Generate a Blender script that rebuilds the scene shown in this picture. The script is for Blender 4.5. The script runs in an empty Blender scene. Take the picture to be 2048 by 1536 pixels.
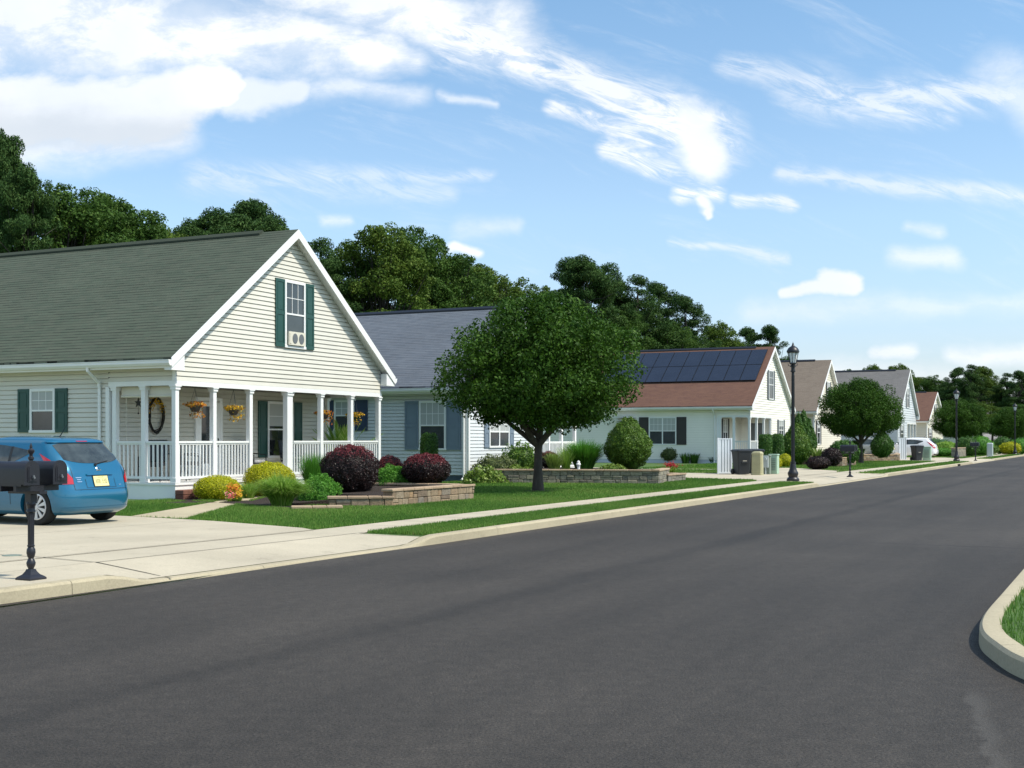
import bpy, math, random
import numpy as np
from mathutils import Vector, Matrix
R=math.radians
SC=bpy.context.scene
# ---------------------------------------------------------------- camera, sky, sun
F=2480.0; HZ=878.0; EYE=1.6
cam=bpy.data.cameras.new('camera'); cam.lens=36*F/2048; cam.sensor_width=36; cam.shift_y=(HZ-768)/2048
cam.clip_end=3000
co=bpy.data.objects.new('camera',cam); SC.collection.objects.link(co)
co.location=(0,0,EYE); co.rotation_euler=(R(90),0,0); SC.camera=co
SC.view_settings.view_transform='Standard'; SC.view_settings.look='None'; SC.view_settings.gamma=1
SC.view_settings.use_curve_mapping=False
SC.view_settings.exposure=0.22
SUN=Vector((.93,-.37,0)).normalized(); SUN_EL=R(54)
sd=bpy.data.lights.new('sun','SUN'); sd.energy=4.2; sd.angle=R(3.0); sd.color=(1,.94,.82)
so=bpy.data.objects.new('sun',sd); SC.collection.objects.link(so)
sv=Vector((SUN.x*math.cos(SUN_EL),SUN.y*math.cos(SUN_EL),math.sin(SUN_EL)))
so.rotation_euler=sv.to_track_quat('Z','Y').to_euler()
so.location=(30,-10,60)
SC.cycles.max_bounces=6; SC.cycles.diffuse_bounces=3; SC.cycles.glossy_bounces=3; SC.cycles.transmission_bounces=4; SC.cycles.transparent_max_bounces=6

class NT:
    def __init__(s,tree): s.t=tree
    def n(s,ty,**k):
        nd=s.t.nodes.new(ty)
        for a,b in k.items(): setattr(nd,a,b)
        return nd
    def set(s,inp,v):
        if isinstance(v,bpy.types.NodeSocket): s.t.links.new(v,inp)
        elif v is not None: inp.default_value=v
    def m(s,op,a,b=None,c=None,clamp=False):
        nd=s.n('ShaderNodeMath',operation=op,use_clamp=clamp)
        s.set(nd.inputs[0],a); s.set(nd.inputs[1],b); s.set(nd.inputs[2],c)
        return nd.outputs[0]
    def mr(s,v,a,b,c=0.,d=1.,smooth=True):
        nd=s.n('ShaderNodeMapRange',interpolation_type='SMOOTHSTEP' if smooth else 'LINEAR',clamp=True)
        for i,x in enumerate((v,a,b,c,d)): s.set(nd.inputs[i],x)
        return nd.outputs[0]
    def mix(s,f,a,b,bt='MIX'):
        nd=s.n('ShaderNodeMix',data_type='RGBA',blend_type=bt,clamp_factor=True)
        s.set(nd.inputs[0],f); s.set(nd.inputs[6],a); s.set(nd.inputs[7],b)
        return nd.outputs[2]
    def noise(s,vec,scale,detail=3,rough=.55,dist=0.):
        nd=s.n('ShaderNodeTexNoise'); s.set(nd.inputs['Vector'],vec)
        nd.inputs['Scale'].default_value=scale; nd.inputs['Detail'].default_value=detail
        nd.inputs['Roughness'].default_value=rough; nd.inputs['Distortion'].default_value=dist
        return nd.outputs[0]

w=bpy.data.worlds.new('World'); SC.world=w; w.use_nodes=True
def make_world():
    t=NT(w.node_tree); w.node_tree.nodes.clear()
    sky=t.n('ShaderNodeTexSky',sky_type='NISHITA',sun_disc=False,sun_elevation=SUN_EL,
        sun_rotation=math.atan2(SUN.x,SUN.y),air_density=1.0,dust_density=0.9,ozone_density=1.0)
    tc=t.n('ShaderNodeTexCoord'); sp=t.n('ShaderNodeSeparateXYZ'); t.set(sp.inputs[0],tc.outputs['Generated'])
    x,y,z=sp.outputs
    yy=t.m('MAXIMUM',y,.12)
    a=t.m('DIVIDE',x,yy); b=t.m('DIVIDE',z,yy)
    cb=t.n('ShaderNodeCombineXYZ'); t.set(cb.inputs[0],a); t.set(cb.inputs[1],t.m('MULTIPLY',b,1.9)); P=cb.outputs[0]
    wx=t.m('MULTIPLY',t.m('SUBTRACT',t.noise(P,5,5,.6),.5),.05)
    cb2=t.n('ShaderNodeCombineXYZ'); t.set(cb2.inputs[0],a); t.set(cb2.inputs[1],t.m('ADD',b,5.)); P2=cb2.outputs[0]
    wy=t.m('MULTIPLY',t.m('SUBTRACT',t.noise(P2,9,5,.6),.5),.028)
    aw=t.m('ADD',a,wx); bw=t.m('ADD',b,wy)
    fine=t.noise(P,8,8,.62,.2)
    th=R(19); al=t.m('SUBTRACT',t.m('MULTIPLY',a,math.cos(th)),t.m('MULTIPLY',b,math.sin(th))); ac=t.m('ADD',t.m('MULTIPLY',a,math.sin(th)),t.m('MULTIPLY',b,math.cos(th)))
    cf=t.n('ShaderNodeCombineXYZ'); t.set(cf.inputs[0],t.m('MULTIPLY',al,3.)); t.set(cf.inputs[1],t.m('MULTIPLY',ac,13.)); fib=t.noise(cf.outputs[0],2.2,9,.68,.6); wsp=t.mr(t.noise(cf.outputs[0],5.5,8,.7,.8),.34,.66,.15,1.5); fw=t.mr(t.noise(P,14,8,.66,.3),.34,.66,.6,1.45)
    def uv(u,v): return (u-1024)/F,(HZ-v)/F
    def cap(u0,v0,u1,v1,r0,r1,soft=1.0,st=1.0,nz=.55,fb=0):
        (x0,y0),(x1,y1)=uv(u0,v0),uv(u1,v1)
        dx,dy=x1-x0,y1-y0; L=dx*dx+dy*dy+1e-9
        pa=t.m('SUBTRACT',aw,x0); pb=t.m('SUBTRACT',bw,y0)
        h=t.m('ADD',t.m('MULTIPLY',pa,dx/L),t.m('MULTIPLY',pb,dy/L),clamp=True)
        qx=t.m('SUBTRACT',pa,t.m('MULTIPLY',h,dx)); qy=t.m('SUBTRACT',pb,t.m('MULTIPLY',h,dy))
        d=t.m('SQRT',t.m('ADD',t.m('MULTIPLY',qx,qx),t.m('MULTIPLY',qy,qy)))
        rr=t.m('MULTIPLY_ADD',h,(r1-r0)/F,r0/F)
        if soft>=1.0:   # thin ice cloud: a soft band broken up by fibres
            rr=t.m('MULTIPLY',rr,1.45); e=t.m('SUBTRACT',1.,t.m('DIVIDE',d,rr))
            e=t.m('ADD',e,t.m('MULTIPLY',t.m('SUBTRACT',fib if fb else fine,.5),nz*1.2))
            e=t.mr(e,0.,1.0 if soft<1.5 else 1.25)
            return t.m('MULTIPLY',t.m('MULTIPLY',e,wsp if fb else fw,clamp=True),min(1,st*1.12))
        e=t.m('SUBTRACT',1.,t.m('DIVIDE',d,rr))
        e=t.m('ADD',e,t.m('MULTIPLY',t.m('SUBTRACT',fib if fb else fine,.5),nz*2))
        return t.m('MULTIPLY',t.mr(e,-.05,soft*.72),st)
    cum=[cap(-80,240,330,215,100,100,.6,1.,.75), cap(330,200,450,165,88,58,.6,1.,.7), cap(470,180,600,185,60,40,.9,.75,1.0)]
    caps=cum+[cap(-140,60,420,60,120,120,1.1,1.0,.9,0), cap(300,40,760,110,110,60,1.2,.95,1.1,0), cap(-140,0,300,30,90,70,1.2,1.0,.8,0), cap(-60,290,360,265,80,50,1.2,.75,.5), cap(560,90,830,120,70,34,1.6,.85,1.3), cap(560,175,850,190,50,20,1.8,.6,1.3),
          cap(560,-40,1000,60,70,85,1.1,.98,1.1), cap(880,60,1130,140,80,50,1.2,.95,1.0,1), cap(1130,140,1420,280,50,74,1.05,1.,.6,1), cap(1380,250,1410,310,76,60,.95,.95,.9,0), cap(1110,215,1290,268,22,34,1.3,.85,.9,1), cap(1215,300,1370,355,26,24,1.3,.8,.9,1),
          cap(1440,130,1640,165,24,40,1.7,.62,.9,1), cap(1600,175,1890,230,60,34,1.8,.62,.9,1), cap(1780,182,2120,195,44,40,1.7,.6,.8,1), cap(2010,150,2120,270,60,55,1.9,.5,1.0,0),
          cap(400,356,980,350,44,12,1.9,.38,.6,1), cap(600,375,900,378,34,24,2.0,.32,.7,1), cap(1560,345,2120,404,20,26,1.8,.55,.3,1),
          cap(1360,385,1430,385,24,20,1.3,.85,.6,1), cap(1400,400,1408,430,18,8,1.3,.8,.5), cap(1470,402,1565,412,15,18,1.4,.75,.6,1), cap(1560,584,1660,568,14,24,.9,1.,.8), cap(1640,560,1700,568,25,24,.8,1.,.8),
          cap(1790,518,1910,525,26,22,1.5,.6,.9), cap(1815,452,1890,468,14,18,1.5,.6,.9), cap(920,455,1040,445,30,18,1.9,.38,.9), cap(1340,490,1560,520,10,12,1.9,.5,.8,1),
          cap(640,440,690,438,12,12,1.9,.5,.8), cap(1740,702,1820,698,14,16,1.2,.75,.6), cap(1900,705,2100,715,22,26,1.5,.7,.7),
          cap(1500,620,2100,606,30,26,2.2,.4,.9), cap(905,492,955,505,14,10,1.,.95,.4), cap(1560,740,1900,748,30,30,1.8,.6,.7), cap(880,190,990,215,12,10,1.9,.5,1.1)]
    d=caps[0]
    for c in caps[1:]: d=t.m('MAXIMUM',d,c)
    # clouds everywhere else in the dome
    zz=t.m('MAXIMUM',z,.05); cg=t.n('ShaderNodeCombineXYZ'); t.set(cg.inputs[0],t.m('DIVIDE',x,zz)); t.set(cg.inputs[1],t.m('DIVIDE',y,zz))
    gen=t.mr(t.noise(cg.outputs[0],.9,6,.6,.3),.44,.68)
    front=t.mr(y,.2,.45)
    d=t.m('ADD',t.m('MULTIPLY',d,front),t.m('MULTIPLY',gen,t.m('SUBTRACT',1.,front)))
    d=t.m('MAXIMUM',d,t.m('MULTIPLY',t.m('MULTIPLY',t.mr(fib,.5,.85),.35),front)); d=t.m('MULTIPLY',d,t.mr(z,-.01,.03))
    shade=t.mr(t.noise(P2,6,5,.6),.25,.75)
    ccol=t.mix(shade,(7.0,7.4,7.9,1),(8.5,8.6,8.7,1))
    cd=t.m('MAXIMUM',cum[0],cum[1]); under=t.m('MULTIPLY',cd,t.mr(t.m('ADD',bw,t.m('MULTIPLY',fine,.05)),(HZ-195)/F+.025,(HZ-265)/F+.025)); ccol=t.mix(t.m('MULTIPLY',under,.65),ccol,(5.0,5.5,6.1,1))
    tint=t.mix(t.mr(b,.0,.18,smooth=False),(1.05,1.09,1.38,1),(1.36,1.45,1.48,1)); tint=t.mix(t.mr(b,.2,.42,smooth=False),tint,(1.16,1.46,1.50,1))
    skc=t.mix(1.0,sky.outputs[0],tint,'MULTIPLY')
    col=t.mix(t.m('MULTIPLY',d,.93),skc,ccol)
    bg=t.n('ShaderNodeBackground'); t.set(bg.inputs[0],col); bg.inputs[1].default_value=.115
    out=t.n('ShaderNodeOutputWorld'); t.t.links.new(bg.outputs[0],out.inputs[0])
make_world()

# ---------------------------------------------------------------- helpers
def G(u,v,z=.134):
    Y=(EYE-z)*F/(v-HZ); return ((u-1024)/F*Y, Y, z)
def at(u,v,Y): return Vector(((u-1024)/F*Y, Y, EYE+(HZ-v)/F*Y))
AL=R(26.8); sx,sy=math.sin(AL),math.cos(AL); K0=(-1.13,18.9)
def off(s): return np.where(np.asarray(s)<0,-.038*np.asarray(s),0.)
def SP(s,n,z=0.): return (K0[0]+s*sx-n*sy, K0[1]+s*sy+n*sx, z)
def SB(s,n,z=0.): return SP(s,n+float(off(s)),z)
ROT=math.pi/2-AL
def tag(o,label=None,cat=None,group=None,kind=None):
    if label: o['label']=label
    if cat: o['category']=cat
    if group: o['group']=group
    if kind: o['kind']=kind
    return o
def empty(name,loc=(0,0,0),rz=0,label=None,cat=None,group=None):
    o=bpy.data.objects.new(name,None); SC.collection.objects.link(o); o.location=loc; o.rotation_euler=(0,0,rz)
    o.empty_display_size=.3
    return tag(o,label,cat,group)
def link(name,me,parent=None):
    o=bpy.data.objects.new(name,me); SC.collection.objects.link(o)
    if parent is not None: o.parent=parent
    return o
def copy_tree(o,parent=None,top=True):
    c=o.copy(); SC.collection.objects.link(c); c.parent=parent
    for ch in [q for q in bpy.data.objects if q.parent==o]: copy_tree(ch,c,False)
    return c
def np_mesh(name,V,Fc,mats,parent=None,var=None,smooth=False,midx=None):
    V=np.ascontiguousarray(V,dtype=np.float32); Fc=np.ascontiguousarray(Fc,dtype=np.int32)
    me=bpy.data.meshes.new(name); k=Fc.shape[1]; n=len(Fc)
    me.vertices.add(len(V)); me.vertices.foreach_set('co',V.ravel())
    me.loops.add(n*k); me.loops.foreach_set('vertex_index',Fc.ravel())
    me.polygons.add(n); me.polygons.foreach_set('loop_start',np.arange(0,n*k,k,dtype=np.int32))
    try: me.polygons.foreach_set('loop_total',np.full(n,k,dtype=np.int32))
    except Exception: pass
    me.update(calc_edges=True)
    if var is not None:
        at_=me.attributes.new('var','FLOAT','FACE'); at_.data.foreach_set('value',np.ascontiguousarray(var,dtype=np.float32))
    for m in (mats if isinstance(mats,(list,tuple)) else [mats]): me.materials.append(m)
    if midx is not None: me.polygons.foreach_set('material_index',np.ascontiguousarray(midx,dtype=np.int32))
    if smooth: me.polygons.foreach_set('use_smooth',np.ones(n,dtype=bool))
    return link(name,me,parent)
class MB:
    def __init__(s,T=None): s.V=[];s.F=[];s.M=[];s.A=[];s.T=T
    def add(s,vs,fs,m=0,a=0.):
        b=len(s.V)
        if s.T: vs=[s.T(*v) for v in vs]
        s.V+= [tuple(v) for v in vs]
        for f in fs: s.F.append(tuple(b+i for i in f)); s.M.append(m); s.A.append(a)
    def box(s,x0,x1,y0,y1,z0,z1,m=0,a=0.):
        s.add([(x0,y0,z0),(x1,y0,z0),(x1,y1,z0),(x0,y1,z0),(x0,y0,z1),(x1,y0,z1),(x1,y1,z1),(x0,y1,z1)],
          [(0,3,2,1),(4,5,6,7),(0,1,5,4),(1,2,6,5),(2,3,7,6),(3,0,4,7)],m,a)
    def bev(s,x0,x1,y0,y1,z0,z1,b=.01,m=0,a=0.):   # box with chamfered upright and top edges
        def ring(i,z): return [(x0+i+b,y0+i,z),(x1-i-b,y0+i,z),(x1-i,y0+i+b,z),(x1-i,y1-i-b,z),(x1-i-b,y1-i,z),(x0+i+b,y1-i,z),(x0+i,y1-i-b,z),(x0+i,y0+i+b,z)]
        rs=[ring(b,z0),ring(0,z0+b),ring(0,z1-b),ring(b,z1)]; s.loft(rs,m,True,a)
    def loft(s,rings,m=0,cap=True,a=0.,closed=True):
        n=len(rings[0]); vs=[p for r in rings for p in r]; fs=[]
        for i in range(len(rings)-1):
            for j in range(n if closed else n-1):
                k=(j+1)%n; fs.append((i*n+j,i*n+k,(i+1)*n+k,(i+1)*n+j))
        if cap: fs.append(tuple(range(n))[::-1]); fs.append(tuple((len(rings)-1)*n+j for j in range(n)))
        s.add(vs,fs,m,a)
    def cyl(s,p0,p1,r0,r1=None,n=10,m=0,cap=True,a=0.):
        r1=r0 if r1 is None else r1; p0=Vector(p0);p1=Vector(p1); d=(p1-p0).normalized()
        u=d.orthogonal().normalized(); v=d.cross(u)
        rs=[[p+(u*math.cos(t)+v*math.sin(t))*r for t in [2*math.pi*j/n for j in range(n)]] for p,r in ((p0,r0),(p1,r1))]
        s.loft(rs,m,cap,a)
    def tube(s,pts,r,n=8,m=0):
        pts=[Vector(p) for p in pts]; rs=[]; u=None
        for i,p in enumerate(pts):
            d=(pts[min(i+1,len(pts)-1)]-pts[max(i-1,0)]).normalized()
            u=d.orthogonal().normalized() if u is None else (u-d*u.dot(d)).normalized()
            v=d.cross(u); rr=r[i] if isinstance(r,(list,tuple)) else r
            rs.append([p+(u*math.cos(t)+v*math.sin(t))*rr for t in [2*math.pi*j/n for j in range(n)]])
        s.loft(rs,m)
    def lathe(s,c,prof,n=16,m=0,sq=False):
        rs=[]
        for r,z in prof:
            rs.append([(c[0]+r*math.cos(2*math.pi*(j+.5)/n)*(1.414 if n==4 else 1),c[1]+r*math.sin(2*math.pi*(j+.5)/n)*(1.414 if n==4 else 1),c[2]+z) for j in range(n)])
        s.loft(rs,m)
    def ell(s,c,r,n=12,k=8,m=0,a=0.):
        rs=[]
        for i in range(1,k):
            t=math.pi*i/k; rs.append([(c[0]+r[0]*math.sin(t)*math.cos(2*math.pi*j/n),c[1]+r[1]*math.sin(t)*math.sin(2*math.pi*j/n),c[2]-r[2]*math.cos(t)) for j in range(n)])
        s.loft(rs,m,True,a)
    def build(s,name,mats,parent=None,smooth=False,angle=None):
        me=bpy.data.meshes.new(name); me.from_pydata(s.V,[],s.F); me.update()
        mats=mats if isinstance(mats,(list,tuple)) else [mats]
        for m in mats: me.materials.append(m)
        if len(mats)>1: me.polygons.foreach_set('material_index',s.M)
        at_=me.attributes.new('var','FLOAT','FACE'); at_.data.foreach_set('value',s.A)
        if smooth:
            me.polygons.foreach_set('use_smooth',[True]*len(s.F))
            me.set_sharp_from_angle(angle=R(angle or 40))
        return link(name,me,parent)

def mat(name,col,rough=.6,metal=0,noise=None,bump=None,coat=0,spec=.5,varcol=None,coords='Object',noise2=None,stretch=None):
    m=bpy.data.materials.new(name); m.use_nodes=True; t=NT(m.node_tree); p=m.node_tree.nodes['Principled BSDF']
    tc=t.n('ShaderNodeTexCoord').outputs[coords]
    if stretch:
        mp=t.n('ShaderNodeMapping'); mp.inputs['Scale'].default_value=stretch; t.set(mp.inputs[0],tc); tc=mp.outputs[0]
    c=(*col,1)
    if varcol:
        at_=t.n('ShaderNodeAttribute',attribute_name='var')
        cr=t.n('ShaderNodeValToRGB'); t.set(cr.inputs[0],at_.outputs['Fac'])
        els=cr.color_ramp.elements
        while len(els)<len(varcol): els.new(.5)
        for i,vc in enumerate(varcol): els[i].position=i/(len(varcol)-1); els[i].color=(*vc,1)
        c=cr.outputs[0]
    for nz in (noise,noise2):
        if nz:
            f=t.mr(t.noise(tc,nz[0],4,.6),.25,.75,1-nz[1],1+nz[1],False)
            hs=t.n('ShaderNodeHueSaturation'); t.set(hs.inputs['Color'],c); t.set(hs.inputs['Value'],f); c=hs.outputs[0]
    t.set(p.inputs['Base Color'],c)
    p.inputs['Roughness'].default_value=rough; p.inputs['Metallic'].default_value=metal
    p.inputs['Specular IOR Level'].default_value=spec; p.inputs['Coat Weight'].default_value=coat; p.inputs['Coat Roughness'].default_value=.05
    if bump:
        b=t.n('ShaderNodeBump'); b.inputs['Strength'].default_value=bump[1]; b.inputs['Distance'].default_value=bump[2]
        t.set(b.inputs['Height'],t.noise(tc,bump[0],5,.65)); t.set(p.inputs['Normal'],b.outputs[0])
    return m
def leafmat(name,cols,rough=.5,trans=.25,spec=.4,nscale=None):
    m=bpy.data.materials.new(name); m.use_nodes=True; t=NT(m.node_tree); p=m.node_tree.nodes['Principled BSDF']; out=m.node_tree.nodes['Material Output']
    at_=t.n('ShaderNodeAttribute',attribute_name='var')
    cr=t.n('ShaderNodeValToRGB'); t.set(cr.inputs[0],at_.outputs['Fac']); els=cr.color_ramp.elements
    while len(els)<len(cols): els.new(.5)
    for i,vc in enumerate(cols): els[i].position=i/(len(cols)-1); els[i].color=(*vc,1)
    c=cr.outputs[0]
    if nscale:
        tc=t.n('ShaderNodeTexCoord').outputs['Object']
        f=t.mr(t.noise(tc,nscale,3),.3,.7,.7,1.25,False); hs=t.n('ShaderNodeHueSaturation'); t.set(hs.inputs['Color'],c); t.set(hs.inputs['Value'],f); c=hs.outputs[0]
    t.set(p.inputs['Base Color'],c); p.inputs['Roughness'].default_value=rough; p.inputs['Specular IOR Level'].default_value=spec
    tr=t.n('ShaderNodeBsdfTranslucent'); t.set(tr.inputs[0],c)
    mx=t.n('ShaderNodeMixShader'); mx.inputs[0].default_value=trans
    t.t.links.new(p.outputs[0],mx.inputs[1]); t.t.links.new(tr.outputs[0],mx.inputs[2]); t.t.links.new(mx.outputs[0],out.inputs[0])
    return m
def shingle(name,c1,c2,c3,dark):
    m=bpy.data.materials.new(name); m.use_nodes=True; t=NT(m.node_tree); p=m.node_tree.nodes['Principled BSDF']
    uvn=t.n('ShaderNodeUVMap',uv_map='roof').outputs[0]
    wn=t.n('ShaderNodeVectorMath',operation='ADD'); t.set(wn.inputs[0],uvn)
    cbn=t.n('ShaderNodeCombineXYZ'); t.set(cbn.inputs[1],t.m('MULTIPLY',t.m('SUBTRACT',t.noise(uvn,.8,2),.5),.03)); t.set(wn.inputs[1],cbn.outputs[0]); q=wn.outputs[0]
    def brick(w_,h,ms,offs,ca,cb,mo,sm=.0):
        b=t.n('ShaderNodeTexBrick',offset=offs,offset_frequency=2); t.set(b.inputs['Vector'],q)
        b.inputs['Scale'].default_value=1; b.inputs['Brick Width'].default_value=w_; b.inputs['Row Height'].default_value=h
        b.inputs['Mortar Size'].default_value=ms; b.inputs['Mortar Smooth'].default_value=sm; b.inputs['Bias'].default_value=0
        b.inputs['Color1'].default_value=ca; b.inputs['Color2'].default_value=cb; b.inputs['Mortar'].default_value=mo
        return b
    b1=brick(.34,.14,.0,.37,(*c1,1),(*[(x+y)/2 for x,y in zip(c1,c2)],1),(*c1,1)); b2=brick(.23,.14,.0,.61,(0,0,0,1),(1,1,1,1),(0,0,0,1))
    col=t.mix(t.m('MULTIPLY',b2.outputs[0],.3),b1.outputs[0],(*c3,1))
    # row butt line, broken into dashes by random tabs
    sp=t.n('ShaderNodeSeparateXYZ'); t.set(sp.inputs[0],q)
    fr=t.m('FRACT',t.m('DIVIDE',sp.outputs[1],.14))
    line=t.mr(fr,.0,.36,1,0)
    b3=brick(.55,.14,.0,.43,(0,0,0,1),(1,1,1,1),(0,0,0,1))
    nz=t.noise(uvn,2.3,2)
    dash=t.m('MULTIPLY',line,t.mr(t.m('ADD',b3.outputs[0],t.m('SUBTRACT',nz,.5)),.25,.75,.5,1.))
    col=t.mix(dash,col,(*dark,1))
    f=t.mr(t.noise(uvn,.35,3),.3,.7,.92,1.07,False); g=t.mr(t.noise(uvn,60,2),.3,.7,.8,1.2,False)
    hs=t.n('ShaderNodeHueSaturation'); t.set(hs.inputs['Color'],col); t.set(hs.inputs['Value'],t.m('MULTIPLY',f,g))
    t.set(p.inputs['Base Color'],hs.outputs[0]); p.inputs['Roughness'].default_value=.9; p.inputs['Specular IOR Level'].default_value=.2
    bp=t.n('ShaderNodeBump'); bp.inputs['Strength'].default_value=.6; bp.inputs['Distance'].default_value=.012
    t.set(bp.inputs['Height'],t.m('SUBTRACT',b2.outputs[0],dash)); t.set(p.inputs['Normal'],bp.outputs[0])
    return m
# ---------------------------------------------------------------- materials
M={}
M['cream']=mat('cream_siding',(.64,.615,.545),.55,noise=(1.5,.04),noise2=(.25,.04))
M['white']=mat('white_trim',(.80,.80,.79),.45,noise=(2,.03))
M['bluegrey']=mat('bluegrey_siding',(.63,.65,.66),.55,noise=(1.5,.04))
M['whitesiding']=mat('white_siding',(.88,.85,.76),.55,noise=(1.5,.03))
M['tan']=mat('tan_siding',(.66,.62,.52),.6,noise=(1.5,.04))
M['palegrey']=mat('pale_grey_siding',(.60,.63,.66),.6,noise=(1.5,.04))
M['greenshut']=mat('green_shutter',(.018,.070,.058),.45,noise=(6,.08))
M['blueshut']=mat('blue_shutter',(.17,.22,.28),.5,noise=(6,.06))
M['navy']=mat('navy_shutter',(.03,.05,.10),.5)
M['darkshut']=mat('brown_black_shutter',(.035,.03,.03),.5)
M['greyshut']=mat('grey_shutter',(.13,.14,.15),.5)
M['glass']=mat('window_glass',(.03,.035,.04),.06,spec=.8,noise=(1.1,.5))
M['blind']=mat('window_blind',(.42,.43,.42),.5)
M['black']=mat('black_iron',(.012,.012,.016),.42,bump=(60,.2,.004),noise=(8,.25))
M['mbox']=mat('mailbox_black_paint',(.014,.014,.020),.42,noise=(6,.3),bump=(25,.12,.004))
M['dark']=mat('dark_void',(.01,.01,.01),.8)
M['rubber']=mat('rubber',(.015,.015,.015),.85)
M['binplastic']=mat('bin_plastic',(.018,.022,.028),.55,noise=(4,.2))
M['chrome']=mat('bright_metal',(.75,.75,.77),.25,metal=1)
M['wheelsilver']=mat('wheel_cover_silver',(.62,.62,.63),.4,metal=.3)
M['lampglass']=mat('lamp_glass',(.75,.78,.80),.25,spec=.5)
M['roofgreen']=shingle('green_shingles',(.080,.100,.074),(.052,.070,.052),(.10,.10,.078),(.005,.008,.005))
M['roofblue']=shingle('bluegrey_shingles',(.125,.145,.175),(.085,.10,.125),(.15,.16,.18),(.02,.022,.03))
M['roofbrown']=shingle('brown_shingles',(.15,.082,.062),(.11,.058,.048),(.19,.105,.065),(.07,.035,.03))
M['rooftaupe']=shingle('taupe_shingles',(.20,.165,.135),(.16,.13,.105),(.23,.19,.15),(.08,.06,.05))
M['roofgrey']=shingle('grey_shingles',(.17,.165,.165),(.135,.13,.13),(.19,.18,.17),(.06,.06,.06))
def concrete(name,col):
    m=bpy.data.materials.new(name); m.use_nodes=True; t=NT(m.node_tree); p=m.node_tree.nodes['Principled BSDF']
    tc=t.n('ShaderNodeTexCoord').outputs['Object']
    f=t.mr(t.noise(tc,.45,5,.6),.3,.7,.84,1.1,False); g=t.mr(t.noise(tc,45,3),.3,.7,.90,1.08,False); h=t.mr(t.noise(tc,2.6,6,.72),.55,.8,1.,.72)
    hs=t.n('ShaderNodeHueSaturation'); hs.inputs['Color'].default_value=(*col,1); t.set(hs.inputs['Value'],t.m('MULTIPLY',t.m('MULTIPLY',f,g),h))
    t.set(p.inputs['Base Color'],hs.outputs[0]); p.inputs['Roughness'].default_value=.85; p.inputs['Specular IOR Level'].default_value=.25
    bp=t.n('ShaderNodeBump'); bp.inputs['Strength'].default_value=.35; bp.inputs['Distance'].default_value=.01
    t.set(bp.inputs['Height'],t.noise(tc,70,4)); t.set(p.inputs['Normal'],bp.outputs[0]); return m
M['conc']=concrete('concrete',(.475,.42,.32)); M['kerb']=concrete('kerb_concrete',(.42,.365,.255)); M['path']=concrete('tan_concrete',(.44,.38,.26))
M['joint']=mat('joint_gap',(.05,.045,.035),.9)
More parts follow.
